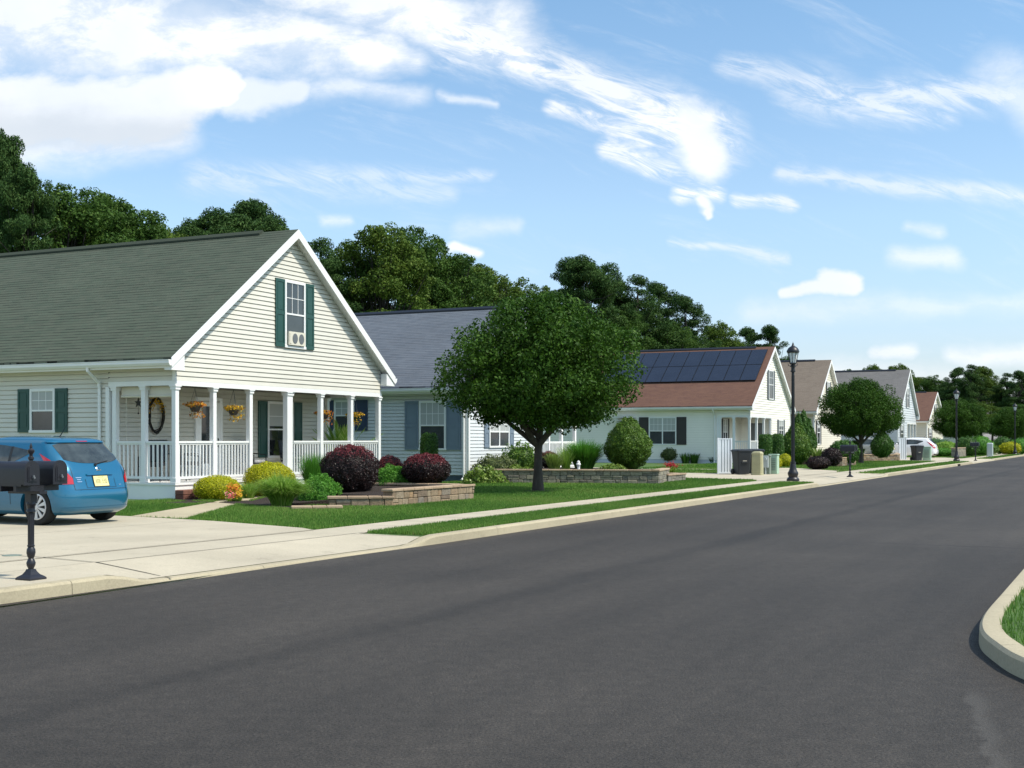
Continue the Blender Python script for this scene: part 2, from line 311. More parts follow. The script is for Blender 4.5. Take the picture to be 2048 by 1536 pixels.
def asphalt():
    m=bpy.data.materials.new('asphalt'); m.use_nodes=True; t=NT(m.node_tree); p=m.node_tree.nodes['Principled BSDF']
    tc=t.n('ShaderNodeTexCoord').outputs['Object']
    f=t.mr(t.noise(tc,.16,4,.6,.5),.3,.7,.74,1.24,False)
    mp=t.n('ShaderNodeMapping'); mp.inputs['Rotation'].default_value=(0,0,-ROT); mp.inputs['Scale'].default_value=(1,1,1); t.set(mp.inputs[0],tc)
    mp2=t.n('ShaderNodeMapping'); mp2.inputs['Scale'].default_value=(.05,.55,1); t.set(mp2.inputs[0],mp.outputs[0])
    lanes=t.mr(t.noise(mp2.outputs[0],1.6,5,.6),.3,.7,.76,1.22,False)
    g=t.mr(t.noise(tc,60,2,.7),.3,.7,.35,1.7,False); g2=t.mr(t.noise(tc,8,5,.75),.3,.7,.72,1.28,False)
    v=t.m('MULTIPLY',t.m('MULTIPLY',f,lanes),t.m('MULTIPLY',g,g2))
    # older paler paving in the mouth of the side street, ragged edge
    sp=t.n('ShaderNodeSeparateXYZ'); t.set(sp.inputs[0],tc)
    X_,Y_=sp.outputs[0],sp.outputs[1]
    e=t.m('ADD',t.m('SUBTRACT',t.m('SUBTRACT',X_,t.m('MULTIPLY',Y_,.30)),.50),t.m('MULTIPLY',t.m('SUBTRACT',t.noise(tc,4,6,.75),.5),.3))
    e2=t.m('SUBTRACT',8.0,t.m('ADD',Y_,t.m('MULTIPLY',t.m('SUBTRACT',t.noise(tc,2,5,.7),.5),.8)))
    ins=t.mr(e2,0,.4); edge=t.m('MULTIPLY',t.mr(e,-.02,.03),t.mr(e,.04,.16,1,0))
    old=t.m('MULTIPLY',t.m('MAXIMUM',edge,t.m('MULTIPLY',t.mr(e,0,.1),t.mr(t.noise(tc,2.5,5,.7),.45,.75,.0,.6))),ins)
    # paving seam down the middle of the street and one crossing crack
    nn=t.m('ADD',t.m('MULTIPLY',t.m('SUBTRACT',X_,K0[0]),-sy),t.m('MULTIPLY',t.m('SUBTRACT',Y_,K0[1]),sx))
    wob=t.m('MULTIPLY',t.m('SUBTRACT',t.noise(tc,.6,5,.6),.5),.5)
    seam=t.mr(t.m('ABSOLUTE',t.m('ADD',t.m('ADD',nn,3.8),wob)),.04,.28,.75,1.)
    ss=t.m('ADD',t.m('MULTIPLY',t.m('SUBTRACT',X_,K0[0]),sx),t.m('MULTIPLY',t.m('SUBTRACT',Y_,K0[1]),sy))
    w2=t.m('MULTIPLY',t.m('SUBTRACT',t.noise(tc,1.5,6,.7),.5),.5)
    crack=t.m('MULTIPLY',t.mr(t.m('ABSOLUTE',t.m('ADD',t.m('SUBTRACT',ss,3.2),w2)),.01,.06,1,0),t.mr(nn,-5.4,-5.9))
    gut=t.mr(t.m('ABSOLUTE',nn),.05,.55,1.22,1.)
    v=t.m('MULTIPLY',v,t.m('MULTIPLY',t.m('MULTIPLY',seam,gut),t.m('SUBTRACT',1.,t.m('MULTIPLY',crack,.5))))
    dust=t.mr(t.noise(tc,1.7,5,.7),.60,.82,0,.22)
    hs=t.n('ShaderNodeHueSaturation'); hs.inputs['Color'].default_value=(.046,.039,.0325,1); t.set(hs.inputs['Value'],v)
    col=t.mix(t.m('MULTIPLY',old,.28),hs.outputs[0],(.13,.12,.108,1)); col=t.mix(dust,col,(.085,.08,.072,1))
    t.set(p.inputs['Base Color'],col); p.inputs['Roughness'].default_value=.75; p.inputs['Specular IOR Level'].default_value=.33
    bp=t.n('ShaderNodeBump'); bp.inputs['Strength'].default_value=.9; bp.inputs['Distance'].default_value=.012
    t.set(bp.inputs['Height'],t.noise(tc,75,4,.7)); t.set(p.inputs['Normal'],bp.outputs[0]); return m
M['asphalt']=asphalt()
M['soil']=mat('lawn_soil',(.065,.125,.025),.95,noise=(1.2,.25),noise2=(14,.3),bump=(40,.6,.03))
M['mulch']=mat('dark_mulch',(.035,.022,.016),.95,noise=(30,.5),bump=(40,1,.05))
M['grass']=leafmat('grass_blades',[(.06,.15,.022),(.11,.23,.035),(.16,.29,.05),(.30,.30,.10)],.6,.3,.25)
M['bark']=mat('bark',(.055,.045,.036),.9,noise=(7,.35),bump=(18,1,.03),stretch=(1,1,.3))
M['darkbark']=mat('dark_bark',(.030,.026,.022),.9,noise=(7,.35),bump=(18,1,.03),stretch=(1,1,.3))
M['pear']=leafmat('street_tree_leaves',[(.020,.058,.006),(.040,.100,.009),(.080,.160,.016)],.6,.25,.18)
M['oak']=leafmat('broadleaf_leaves',[(.045,.085,.012),(.085,.145,.02),(.15,.205,.035)],.6,.25,.15)
M['oak2']=leafmat('broadleaf_dark_leaves',[(.03,.072,.013),(.055,.115,.018),(.10,.165,.03)],.6,.25,.15)
M['pine']=leafmat('pine_needles',[(.026,.066,.017),(.045,.095,.021),(.07,.12,.028)],.65,.15,.15)
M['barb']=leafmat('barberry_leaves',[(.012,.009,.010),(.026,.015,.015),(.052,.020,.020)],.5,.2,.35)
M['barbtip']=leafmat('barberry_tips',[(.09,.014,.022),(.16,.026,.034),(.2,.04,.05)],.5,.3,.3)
M['gold']=leafmat('golden_leaves',[(.24,.28,.008),(.46,.46,.012),(.62,.58,.02)],.5,.3,.3)
M['juniper']=leafmat('bright_green_foliage',[(.05,.18,.02),(.10,.29,.03),(.17,.36,.05)],.55,.25,.3)
M['box']=leafmat('hedge_leaves',[(.03,.085,.014),(.055,.14,.02),(.10,.20,.03)],.5,.2,.3)
M['egg']=leafmat('clipped_evergreen_leaves',[(.045,.11,.012),(.085,.17,.018),(.15,.23,.025)],.5,.2,.3)
M['reed']=leafmat('ornamental_grass_blades',[(.12,.26,.03),(.24,.42,.05),(.50,.60,.20)],.5,.45,.3)
M['olive']=leafmat('olive_shrub_leaves',[(.06,.09,.03),(.12,.15,.05),(.22,.26,.09)],.5,.25,.3)
M['hosta']=leafmat('broad_pale_leaves',[(.10,.18,.03),(.20,.30,.05),(.34,.42,.12)],.4,.3,.4)
M['orange']=leafmat('orange_petals',[(.40,.10,.02),(.62,.22,.02),(.75,.42,.04)],.6,.3,.2)
M['yellowfl']=leafmat('yellow_petals',[(.50,.24,.02),(.78,.52,.04)],.6,.3,.2)
M['pinkfl']=leafmat('pink_petals',[(.75,.10,.09),(.85,.35,.35)],.6,.3,.2)
M['redfl']=leafmat('red_leaves',[(.22,.01,.015),(.40,.02,.03)],.6,.3,.2)
M['stone']=mat('wall_blocks',(.3,.25,.2),.9,varcol=[(.15,.11,.08),(.23,.165,.105),(.29,.22,.145),(.20,.17,.14),(.31,.20,.11)],noise=(9,.25),bump=(22,.9,.02))
M['stonegrey']=mat('grey_wall_blocks',(.3,.28,.25),.9,varcol=[(.15,.14,.12),(.22,.195,.155),(.30,.27,.20),(.19,.18,.16)],noise=(9,.25),bump=(22,.9,.02))
M['cap']=mat('wall_cap_stone',(.43,.32,.22),.85,varcol=[(.32,.225,.15),(.42,.31,.21)],noise=(6,.15),bump=(25,.5,.01))
M['brick']=mat('red_edging_blocks',(.16,.07,.05),.9,varcol=[(.13,.05,.035),(.22,.10,.07)],noise=(9,.25),bump=(22,.7,.02))

# ---------------------------------------------------------------- setting
LOWS=[(-5.8,-.75),(25.7,37.6),(68.7,81.3),(111.7,124)]
def hk(s):
    for a,b in LOWS:
        if a-.7<s<b+.7:
            t=min(1,max(0,(a-s)/.7,(s-b)/.7)); t=t*t*(3-2*t); return .028+(.14-.028)*t
    return .14
def gz(s,n):
    h=min(hk(s),.13); t=min(1,max(0,(n-.17)/1.13)); return h+(.13-h)*t
svals=sorted(set([round(x,2) for x in list(np.arange(-60,-20,5))+list(np.arange(-20,130,.35))+[132,140,160,200,260,400,700]]))
def grid_sn(mb,svs,nvs,dz,m=0):
    vs=[SB(s,n,gz(s,n)+dz) for s in svs for n in nvs]; k=len(nvs); fs=[]
    for i in range(len(svs)-1):
        for j in range(k-1): fs.append((i*k+j,(i+1)*k+j,(i+1)*k+j+1,i*k+j+1))
    mb.add(vs,fs,m)
mb=MB(); mb.add([(-1500,-600,-.06),(1500,-600,-.06),(1500,2500,-.06),(-1500,2500,-.06)],[(0,1,2,3)])
tag(mb.build('ground',M['soil']),kind='structure')
mb=MB(); mb.add([SP(-70,.1,0),SP(-70,-45,0),SP(700,-45,0),SP(700,.1,0)],[(0,1,2,3)]); mb.add([SP(-70,.1,0),SP(-70,3,0),SP(0,.2,0)],[(0,2,1)])
tag(mb.build('road',M['asphalt']),kind='structure')
mb=MB(); grid_sn(mb,svals,[.12,.3,.6,.9,1.3,2.4,6,12,30,60,200,600],-.014)
tag(mb.build('lawn',M['soil']),kind='structure')
# kerbs
def kerb(name,pts,hs,nsign,seg=3.0,w_=.16):
    """pts: outer (road side) polyline; the kerb lies on the nsign side"""
    P=[Vector((p[0],p[1],0)) for p in pts]; N=[]
    for i in range(len(P)):
        d=(P[min(i+1,len(P)-1)]-P[max(i-1,0)]).normalized(); N.append(Vector((-d.y,d.x,0))*nsign)
    mb=MB(); L=0; run=[]
    def flush(run):
        if len(run)<2: return
        rs=[]
        for i in run:
            h=hs[i]; rs.append([P[i]+N[i]*a+Vector((0,0,z)) for a,z in ((0,-.05),(.008,max(h-.03,.0)),(.03,h-.003),(w_*.5,h+.004),(w_,h),(w_,-.05))])
        # tiny joint at the end
        e=rs[-1]; d=(P[run[-1]]-P[run[-2]]).normalized()*.007; rs[-1]=[p-d for p in e]
        mb.loft(rs)
    for i in range(len(P)):
        run.append(i)
        if i and (P[i]-P[i-1]).length+L>=seg: flush(run); run=[i]; L=0
        elif i: L+=(P[i]-P[i-1]).length
    flush(run)
    return tag(mb.build(name,M['kerb'],smooth=True,angle=35),kind='structure')
ks=[s for s in np.arange(-40,130,.25)]+[140,160,200,260,400]
kerb('kerb',[SB(s,0) for s in ks],[hk(s) for s in ks],1)
rp=[SP(s,-8.35) for s in list(np.arange(300,30,-10))+list(np.arange(30,1,-1.))]
# corner of the island
ck=[(6.9,16.3),(5.96,14.42),(4.70,11.92),(3.95,10.42),(3.60,9.55),(3.46,8.9),(3.40,8.3),(3.50,7.6),(4.1,6.3),(5.5,5.0),(8,3.9),(13,2.3)]
cx=[]
for i in range(1,len(ck)-2):
    a,b,c,d=[np.array(ck[i+q]) for q in (-1,0,1,2)]
    for t_ in np.arange(0,1,.16): cx.append(tuple(.5*((2*b)+(-a+c)*t_+(2*a-5*b+4*c-d)*t_**2+(-a+3*b-3*c+d)*t_**3)))
cx+=[(11,2.7),(20,-.5),(45,-10)]
rp=[p for p in rp if p[1]>15]+[(x,y,0) for x,y in cx]
kerb('kerb',rp,[.14]*len(rp),1,3.0,.17)
mb=MB(); inner=[]
for i,p in enumerate(rp):
    a=Vector(rp[max(i-1,0)]);b=Vector(rp[min(i+1,len(rp)-1)]); d=(b-a).normalized(); inner.append((p[0]-d.y*.165,p[1]+d.x*.165,.128))
rl=[(q[0]+400,q[1],.128) for q in inner]
vs=inner+[(max(q[0]+3,0)+700,q[1]+(-100 if i>len(inner)-8 else 0),.128) for i,q in enumerate(inner)]
k=len(inner); mb.add(vs,[(i,i+1,k+i+1,k+i) for i in range(k-1)])
tag(mb.build('lawn',M['soil']),kind='structure')
ISL=np.array([(q[0],q[1]) for q in inner if q[1]<40]+[(60,-10),(60,40)])
# pavements
def zline(mb,pts,w_=.012,dz=.010,zf=None):
    for i in range(len(pts)-1):
        (s0,n0),(s1,n1)=pts[i],pts[i+1]; k=max(1,int(max(abs(s1-s0),abs(n1-n0))/.25))
        dx,dy=s1-s0,n1-n0; L=math.hypot(dx,dy); ox,oy=-dy/L*w_/2,dx/L*w_/2
        vs=[];
        for j in range(k+1):
            t=j/k; s_,n_=s0+dx*t,n0+dy*t; z=gz(s_,n_)+dz
            if n_<=.17: z=hk(s_)+.006
            vs+=[SB(s_+ox,n_+oy,z),SB(s_-ox,n_-oy,z)]
        mb.add(vs,[(2*j,2*j+1,2*j+3,2*j+2) for j in range(k)])
PAVE=[]
mb=MB(); grid_sn(mb,svals,[1.3,2.36],.002); tag(mb.build('sidewalk',M['conc']),kind='structure')
def sn_rect(s0,s1,n0,n1): return [SB(s0,n0)[:2],SB(s1,n0)[:2],SB(s1,n1)[:2],SB(s0,n1)[:2]]
PAVE+=[sn_rect(0,200,1.3,2.36),sn_rect(-40,0,-.5,2.36)]
for i,(a,b) in enumerate(LOWS):
    s0=-30 if i==0 else a-.45; s1=b+.5
    mb=MB(); sv=[x for x in np.arange(s0,s1,.2)]+[s1]; grid_sn(mb,sv,[.158,.3,.5,.8,1.1,1.32],.006)
    tag(mb.build('driveway_apron',M['conc']),kind='structure'); PAVE.append(sn_rect(s0,s1-.25,0,1.4))
def pave(name,pts,z,m='conc'):
    mb=MB(); mb.add([(p[0],p[1],z) for p in pts],[tuple(range(len(pts)))]); PAVE.append([(p[0],p[1]) for p in pts])
    return tag(mb.build(name,M[m]),kind='structure')
pave('driveway',[SB(-30,2.3),SB(0,2.3),SB(.3,2.74),SB(1.0,5.2),SP(1.36,7.6),SP(1.3,24),SP(-30,24)],.138)
pave('driveway',[SP(26,2.3),SP(38.3,2.3),SP(41,2.6),SP(43,4),SP(46,6),SP(46,7),SP(40,6),SP(35,5.2),SP(34,24),SP(28,24),SP(28,6),SP(26.9,2.7)],.138)
pave('driveway',[SP(69,2.3),SP(81.8,2.3),SP(86,4),SP(88,9),SP(84,24),SP(74,24),SP(70,9)],.138)
pave('driveway',[SP(112,2.3),SP(124,2.3),SP(126,24),SP(114,24)],.138)
# front walks
pave('walkway',[G(370,1038),G(262,1033),G(420,1006),G(485,992),G(520,978),G(560,982),G(512,998)],.142,'path')
pave('walkway',[SP(38,5.2),SP(50,8.4),SP(52,10.8),SP(50.5,10.8),SP(47,8.6),SP(37,6.6)],.142,'path')
pave('walkway',[SP(40.3,5.5),SP(41.3,5.5),SP(42,16),SP(41,16)],.146,'conc')
pave('walkway',[SP(62,8.8),SP(63.2,8.8),SP(71,5),SP(70.5,4)],.142,'path')
mb=MB()
zline(mb,[(-5.55,.17),(-5.45,1.3),(-5.3,2.36),(-5.2,14)],.022)
zline(mb,[(-5.6,.0),(-5.57,.17)],.022); zline(mb,[(-5.45,1.3),(-.1,1.3)],.016); zline(mb,[(-15,2.36),(.2,2.36)],.01); zline(mb,[(-15,1.3),(-5.5,1.32)],.008)
zline(mb,[(-15,5.6),(1,5.6)],.012); zline(mb,[(-15,9.4),(1.2,9.4)],.012); zline(mb,[(-.4,1.3),(-.2,.17)],.012)
for s in np.arange(1.4,25,1.22): zline(mb,[(s,1.31),(s,2.35)],.012)
for s in np.arange(25.4,38,3.05): zline(mb,[(s,1.31),(s,6)],.012)
for n in (1.3,2.36,4.5): zline(mb,[(26,n),(38,n)],.012)
tag(mb.build('pavement_joints',M['joint']),kind='structure')

def inpoly(X,Y,poly):
    c=np.zeros(len(X),bool); p=np.array(poly); j=len(p)-1
    for i in range(len(p)):
        xi,yi,xj,yj=p[i][0],p[i][1],p[j][0],p[j][1]
        if abs(yj-yi)>1e-9: c^=((yi>Y)!=(yj>Y))&(X<(xj-xi)*(Y-yi)/(yj-yi)+xi)
        j=i
    return c
NOGRASS=[]
def blades(name,X,Y,Z,h,w_,rng,matn='grass',lean=.35):
    n=len(X); th=rng.uniform(0,2*np.pi,n); ph=rng.uniform(0,2*np.pi,n); l=lean*h*rng.uniform(.2,1.4,n); hh=h*rng.uniform(.55,1.25,n)
    B=np.stack([X,Y,Z],1); o=np.stack([np.cos(th)*w_/2,np.sin(th)*w_/2,np.zeros(n)],1)
    T=B+np.stack([np.cos(ph)*l,np.sin(ph)*l,hh],1)
    V=np.stack([B-o,B+o,T],1).reshape(-1,3); Fc=np.arange(3*n).reshape(-1,3)
    patch=.5+.33*np.sin(X*.9+1.3*np.sin(Y*.7))+.25*np.sin(Y*1.1+2*np.sin(X*.45))
    var=np.clip(.15+.45*patch+rng.uniform(-.3,.3,n)+(rng.random(n)<.05)*.5,0,1)
    return tag(np_mesh(name,V,Fc,M[matn],var=var),kind='stuff')
def lawn_blades(s0,s1,n0,n1,dens,h,w_,seed):
    rng=np.random.default_rng(seed); n=int((s1-s0)*(n1-n0)*dens); s=rng.uniform(s0,s1,n); q=rng.uniform(n0,n1,n)
    o=off(s); X=K0[0]+s*sx-(q+o)*sy; Y=K0[1]+s*sy+(q+o)*sx
    ok=np.ones(n,bool)
    for p in PAVE+NOGRASS: ok&=~inpoly(X,Y,p)
    X,Y=X[ok],Y[ok]; o=blades('grass',X,Y,np.full(len(X),.124),h,w_,rng)
    tag(o,'short green lawn grass beside the street','grass')
def grow_lawns():
    lawn_blades(-.5,12,.17,1.32,5500,.055,.012,1); lawn_blades(12,26,.17,1.32,2600,.06,.018,2)
    lawn_blades(0,12,2.34,11.5,2300,.055,.013,3); lawn_blades(12,27,2.34,11.5,900,.055,.022,4)
    lawn_blades(26,69,.17,13,200,.07,.045,5); lawn_blades(69,130,.17,12,45,.08,.09,6)
    rng=np.random.default_rng(9); n=60000; X=rng.uniform(3.3,9.5,n); Y=rng.uniform(6.5,15,n); ok=inpoly(X,Y,ISL)
    X,Y=X[ok],Y[ok]; tag(blades('grass',X,Y,np.full(len(X),.125),.06,.009,rng),'short green grass inside the curved kerb corner at right','grass')

# ---------------------------------------------------------------- plants
def sph(rng,n):
    v=rng.normal(size=(n,3)); return v/np.linalg.norm(v,axis=1)[:,None]
def leafquads(P,N,size,rng,asp=.55,jit=.7):
    n=len(P); N=N+rng.normal(size=(n,3))*jit; N/=np.linalg.norm(N,axis=1)[:,None]+1e-9
    r=sph(rng,n); t=np.cross(N,r); t/=np.linalg.norm(t,axis=1)[:,None]+1e-9; b=np.cross(N,t)
    s=(size*rng.uniform(.6,1.3,n))[:,None]*.5
    V=np.stack([P+t*s,P+b*s*asp+N*s*.15,P-t*s,P-b*s*asp+N*s*.15],1).reshape(-1,3)
    return V,np.arange(4*n).reshape(-1,4)
def coregrid(r,c,nu=20,nv=12,prof=None):
    V=[];Fq=[]
    for i in range(nv+1):
        t=math.pi*i/nv
        for j in range(nu):
            a=2*math.pi*j/nu; V.append((c[0]+r[0]*math.sin(t)*math.cos(a),c[1]+r[1]*math.sin(t)*math.sin(a),c[2]-r[2]*math.cos(t)))
    for i in range(nv):
        for j in range(nu): k=(j+1)%nu; Fq.append((i*nu+j,i*nu+k,(i+1)*nu+k,(i+1)*nu+j))
    return np.array(V),np.array(Fq)
def join(parts):
    V=[];Fc=[];A=[];Mi=[];b=0
    for v,f,a,m in parts: V.append(v);Fc.append(f+b);A.append(a);Mi.append(np.full(len(f),m));b+=len(v)
    return np.concatenate(V),np.concatenate(Fc),np.concatenate(A),np.concatenate(Mi)
def shrub(name,label,cat,base,r,mats,n=4000,leaf=.05,shape='ell',group=None,seed=0,asp=.5,rough=.05,tip=None,low=.0,jit=.6,core=.9,shell=.16):
    """base: world foot; r: (rx,ry,height)"""
    rng=np.random.default_rng(seed+17); rx,ry,H=r; d=sph(rng,n)
    ph=rng.uniform(0,6.28,6); fr=rng.uniform(2,6,6)
    def bump(d): return 1+rough*(np.sin(d[:,0]*fr[0]*2+ph[0])*np.sin(d[:,1]*fr[1]*2+ph[1])+np.sin(d[:,2]*fr[2]*2+ph[2])*np.sin(d[:,0]*fr[3]*3+ph[3]))
    if shape=='cyl':
        z=d[:,2]; k=np.maximum(np.abs(d[:,2]),np.hypot(d[:,0],d[:,1])); e=1/(np.abs(d[:,2])**6+np.hypot(d[:,0],d[:,1])**6)**(1/6.)
        D=d*e[:,None]
    elif shape=='egg':
        D=d.copy(); zz=d[:,2]; f=1-.30*np.clip(zz,0,1)-.12*zz; D[:,0]*=f; D[:,1]*=f
    elif shape=='cone':
        D=d.copy(); zz=d[:,2]; f=1-.52*np.clip(zz,-.2,1)**1.0; D[:,0]*=f; D[:,1]*=f
    elif shape=='mound':
        D=d.copy(); D[:,2]=np.abs(D[:,2])*1.; 
    else: D=d
    rad=bump(d)*(1-shell*rng.random(n)**1.5)*(1+(rng.random(n)<.035)*rng.uniform(.02,.10,n))
    if shape=='mound': C=np.array([0,0,0]); R3=np.array([rx,ry,H])
    else: C=np.array([0,0,H*.5+low]); R3=np.array([rx,ry,H*.5])
    P=C+D*rad[:,None]*R3
    ok=P[:,2]>.01; P=P[ok]; N=(d/R3)[ok]; N/=np.linalg.norm(N,axis=1)[:,None]
    V,Q=leafquads(P,N,leaf,rng,asp,jit)
    var=np.clip(rng.normal(.5,.22,len(P)),0,1); mi=0
    ml=mats if isinstance(mats,list) else [mats]
    parts=[(V,Q,var,0)]
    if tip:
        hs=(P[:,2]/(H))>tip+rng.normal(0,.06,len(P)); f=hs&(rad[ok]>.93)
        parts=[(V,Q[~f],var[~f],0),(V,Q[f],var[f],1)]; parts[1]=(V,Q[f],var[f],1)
    if core:
        if shape=='mound': cv,cf=coregrid((rx*core,ry*core,H*core),(0,0,0))
        else:
            cv,cf=coregrid((rx*core,ry*core,H*.5*core),tuple(C)); dz=(cv[:,2]-C[2])/(H*.5*core)
            if shape=='cone': f=1-.52*np.clip(dz,-.2,1); cv[:,0]*=f; cv[:,1]*=f
            if shape=='egg': f=1-.30*np.clip(dz,0,1)-.12*dz; cv[:,0]*=f; cv[:,1]*=f
            if shape=='cyl':
                q=(cv-C)/np.array([rx*core,ry*core,H*.5*core]); e=1/(np.abs(q[:,2])**6+np.hypot(q[:,0],q[:,1])**6+1e-9)**(1/6.); cv=C+q*e[:,None]*np.array([rx*core,ry*core,H*.5*core])
        cv[:,2]=np.maximum(cv[:,2],0.0)
        parts.append((cv,cf,np.full(len(cf),.05),0))
    V,Q,A,Mi=join(parts)
    o=np_mesh(name,V,Q,[M[m] for m in ml],var=A,midx=Mi); o.location=base
    return tag(o,label,cat,group)
def clump(name,label,cat,base,rad,H,n,matn='reed',w_=.012,droop=.9,seed=0,group=None,br=.15,parent=None):
    rng=np.random.default_rng(seed+5); th=rng.uniform(0,2*np.pi,n); q=rng.random(n)**.6; R0=br*rad*rng.random(n)
    L=H*rng.uniform(.6,1.15,n); K=5; pts=[]
    dirs=np.stack([np.cos(th),np.sin(th)],1)
    for k in range(K):
        t=k/(K-1); out=R0+rad*q*t**1.4; z=L*(t*(1+droop*q*.45)-droop*q*.75*t**2.4)
        z=np.maximum(z,.0+.0*t); pts.append(np.stack([dirs[:,0]*out,dirs[:,1]*out,z],1))
    tw=th+np.pi/2+rng.normal(0,.5,n); side=np.stack([np.cos(tw),np.sin(tw),np.zeros(n)],1); V=[]
    for k in range(K):
        ww=w_*(1-(k/(K-1))**2*.9)*.5; V+= [pts[k]-side*ww,pts[k]+side*ww]
    V=np.stack(V,1).reshape(-1,3); base_i=np.arange(n)*2*K; Q=[]
    for k in range(K-1): Q.append(np.stack([base_i+2*k,base_i+2*k+1,base_i+2*k+3,base_i+2*k+2],1))
    Q=np.concatenate(Q); var=np.tile(np.clip(rng.normal(.45,.25,n),0,1),K-1)
    o=np_mesh(name,V,Q,M[matn],parent,var=var); o.location=base
    return tag(o,label,cat,group) if parent is None else o
def crown(name,cl,per,leaf,matn,parent,rng,asp=.55,flat=1.,up=.35,jit=.8,fill=.35):
    Ps=[];Ns=[];Vr=[]
    for (x,y,z,r) in cl:
        k=int(per*(r**2)); d=sph(rng,k); rr=r*(1-fill*rng.random(k)**1.6)
        P=np.array([x,y,z])+d*rr[:,None]*np.array([1,1,flat]); N=d.copy(); N[:,2]+=up
        Ps.append(P);Ns.append(N);Vr.append(np.clip(rng.normal(.45,.2,k)+rng.normal(0,.12),0,1))
    P=np.concatenate(Ps);N=np.concatenate(Ns);A=np.concatenate(Vr); V,Q=leafquads(P,N,leaf,rng,asp,jit)
    return np_mesh(name,V,Q,M[matn],parent,var=A)
def limbs(mb,base,top,r0,targets,rng,r1=.25,fork=.5):
    """tapered trunk with limbs reaching the targets"""
    b=Vector(base);t=Vector(top); pts=[b.lerp(t,k/6)+Vector((rng.normal(0,.04)*k/3,rng.normal(0,.04)*k/3,0))*(t-b).length*.12 for k in range(7)]
    pts[0]=b; rr=[r0*(1.35 if k==0 else 1)*(1-(1-r1)*k/6) for k in range(7)]; mb.tube(pts,rr,10)
    for tg in targets:
        tg=Vector(tg); f=rng.uniform(fork,.98); i=f*6; k=int(i); p=pts[k].lerp(pts[min(k+1,6)],i-k); m_=p.lerp(tg,.5)+Vector((0,0,(tg-p).length*-.08)); rr0=r0*(1-(1-r1)*f)*.55
        mb.tube([p,p.lerp(m_,.5),m_,m_.lerp(tg,.5),tg],[rr0,rr0*.8,rr0*.6,rr0*.4,rr0*.15],6)
def street_tree():
    rng=np.random.default_rng(3); root=empty('street_tree'); cl=[]
    zc=2.86; R0=2.66; lobes=[(rng.uniform(0,6.28),rng.uniform(-.1,.9),rng.uniform(.05,.13)) for _ in range(11)]
    for i in range(470):
        d=sph(rng,1)[0]; f=(rng.uniform(.60,1.0) if i<330 else rng.uniform(.1,.5))**.5
        b=1+sum(a*max(0,math.cos(math.atan2(d[1],d[0])-th)*.8+.2) *max(0,1-abs(d[2]-z)*1.4) for th,z,a in lobes)-.09
        up=2.62 if d[2]>0 else 1.05
        z=zc+d[2]*up*f*b; x,y=d[0]*R0*f*b,d[1]*R0*f*b
        # low skirt stays wide: square off the underside
        if d[2]<0: k=1/max(.5,math.hypot(d[0],d[1]))**.35; x*=k; y*=k
        k2=1.0 if i%9 else 1.07; cl.append((x*.835*k2,y*.835*k2,z*(1 if i%9 else 1.01),rng.uniform(.22,.52) if i%9 else rng.uniform(.15,.28)))
    for i in range(150):
        d=sph(rng,1)[0]; f=rng.random()**.4*.66; cl.append((d[0]*R0*f,d[1]*R0*f,3.3+d[2]*1.7*f,rng.uniform(.35,.5)))
    crown('crown',cl,1150,.10,'pear',root,rng,asp=.55,jit=.9,fill=.45)
    mb=MB(); tg=[(rng.uniform(-2,2),rng.uniform(-2,2),rng.uniform(2.4,4.6)) for _ in range(12)]
    limbs(mb,(0,0,-.05),(.03,0,3.6),.135,tg,rng,.4,.42)
    for a,l in ((2.6,1.5),(3.6,1.2),(.3,1.3),(5.2,1.2)): 
        mb.tube([(0,0,1.25),(math.cos(a)*l*.25,math.sin(a)*l*.25,1.55),(math.cos(a)*l*.6,math.sin(a)*l*.6,1.95),(math.cos(a)*l,math.sin(a)*l,2.6)],[.085,.07,.055,.03],8)
    mb.build('trunk',M['bark'],root,True)
    return root
def oak(seed,matn,H=16.,R_=4.6,sparse=False):
    rng=np.random.default_rng(seed); root=empty('oak_tree'); cl=[]; z0=H*.30
    n=46 if sparse else 105
    for i in range(n):
        d=sph(rng,1)[0]; f=rng.uniform(.45,1.)**.5; z=(H+z0)/2+d[2]*(H-z0)/2*f*.95
        w_=R_*(.75 if d[2]>0 else 1.0)*rng.uniform(.75,1.1)
        r_=rng.uniform(.35,.8) if sparse else rng.uniform(.5,1.05); c_=(d[0]*w_*f,d[1]*w_*f,min(z,H-.7)); cl.append((*c_,r_))
        for q in sph(rng,4): cl.append((c_[0]+q[0]*r_*.95,c_[1]+q[1]*r_*.95,min(c_[2]+abs(q[2])*r_*.7,H-.3),r_*rng.uniform(.3,.55)))
    crown('crown',cl,480 if sparse else 460,.185,matn,root,rng,jit=.9,fill=.5,flat=.8)
    mb=MB(); limbs(mb,(0,0,-.2),(.2,.1,H*.8),.28,[c[:3] for c in cl[::(3 if sparse else 7)]],rng,.2,.4); mb.build('trunk',M['darkbark'],root,True)
    return root
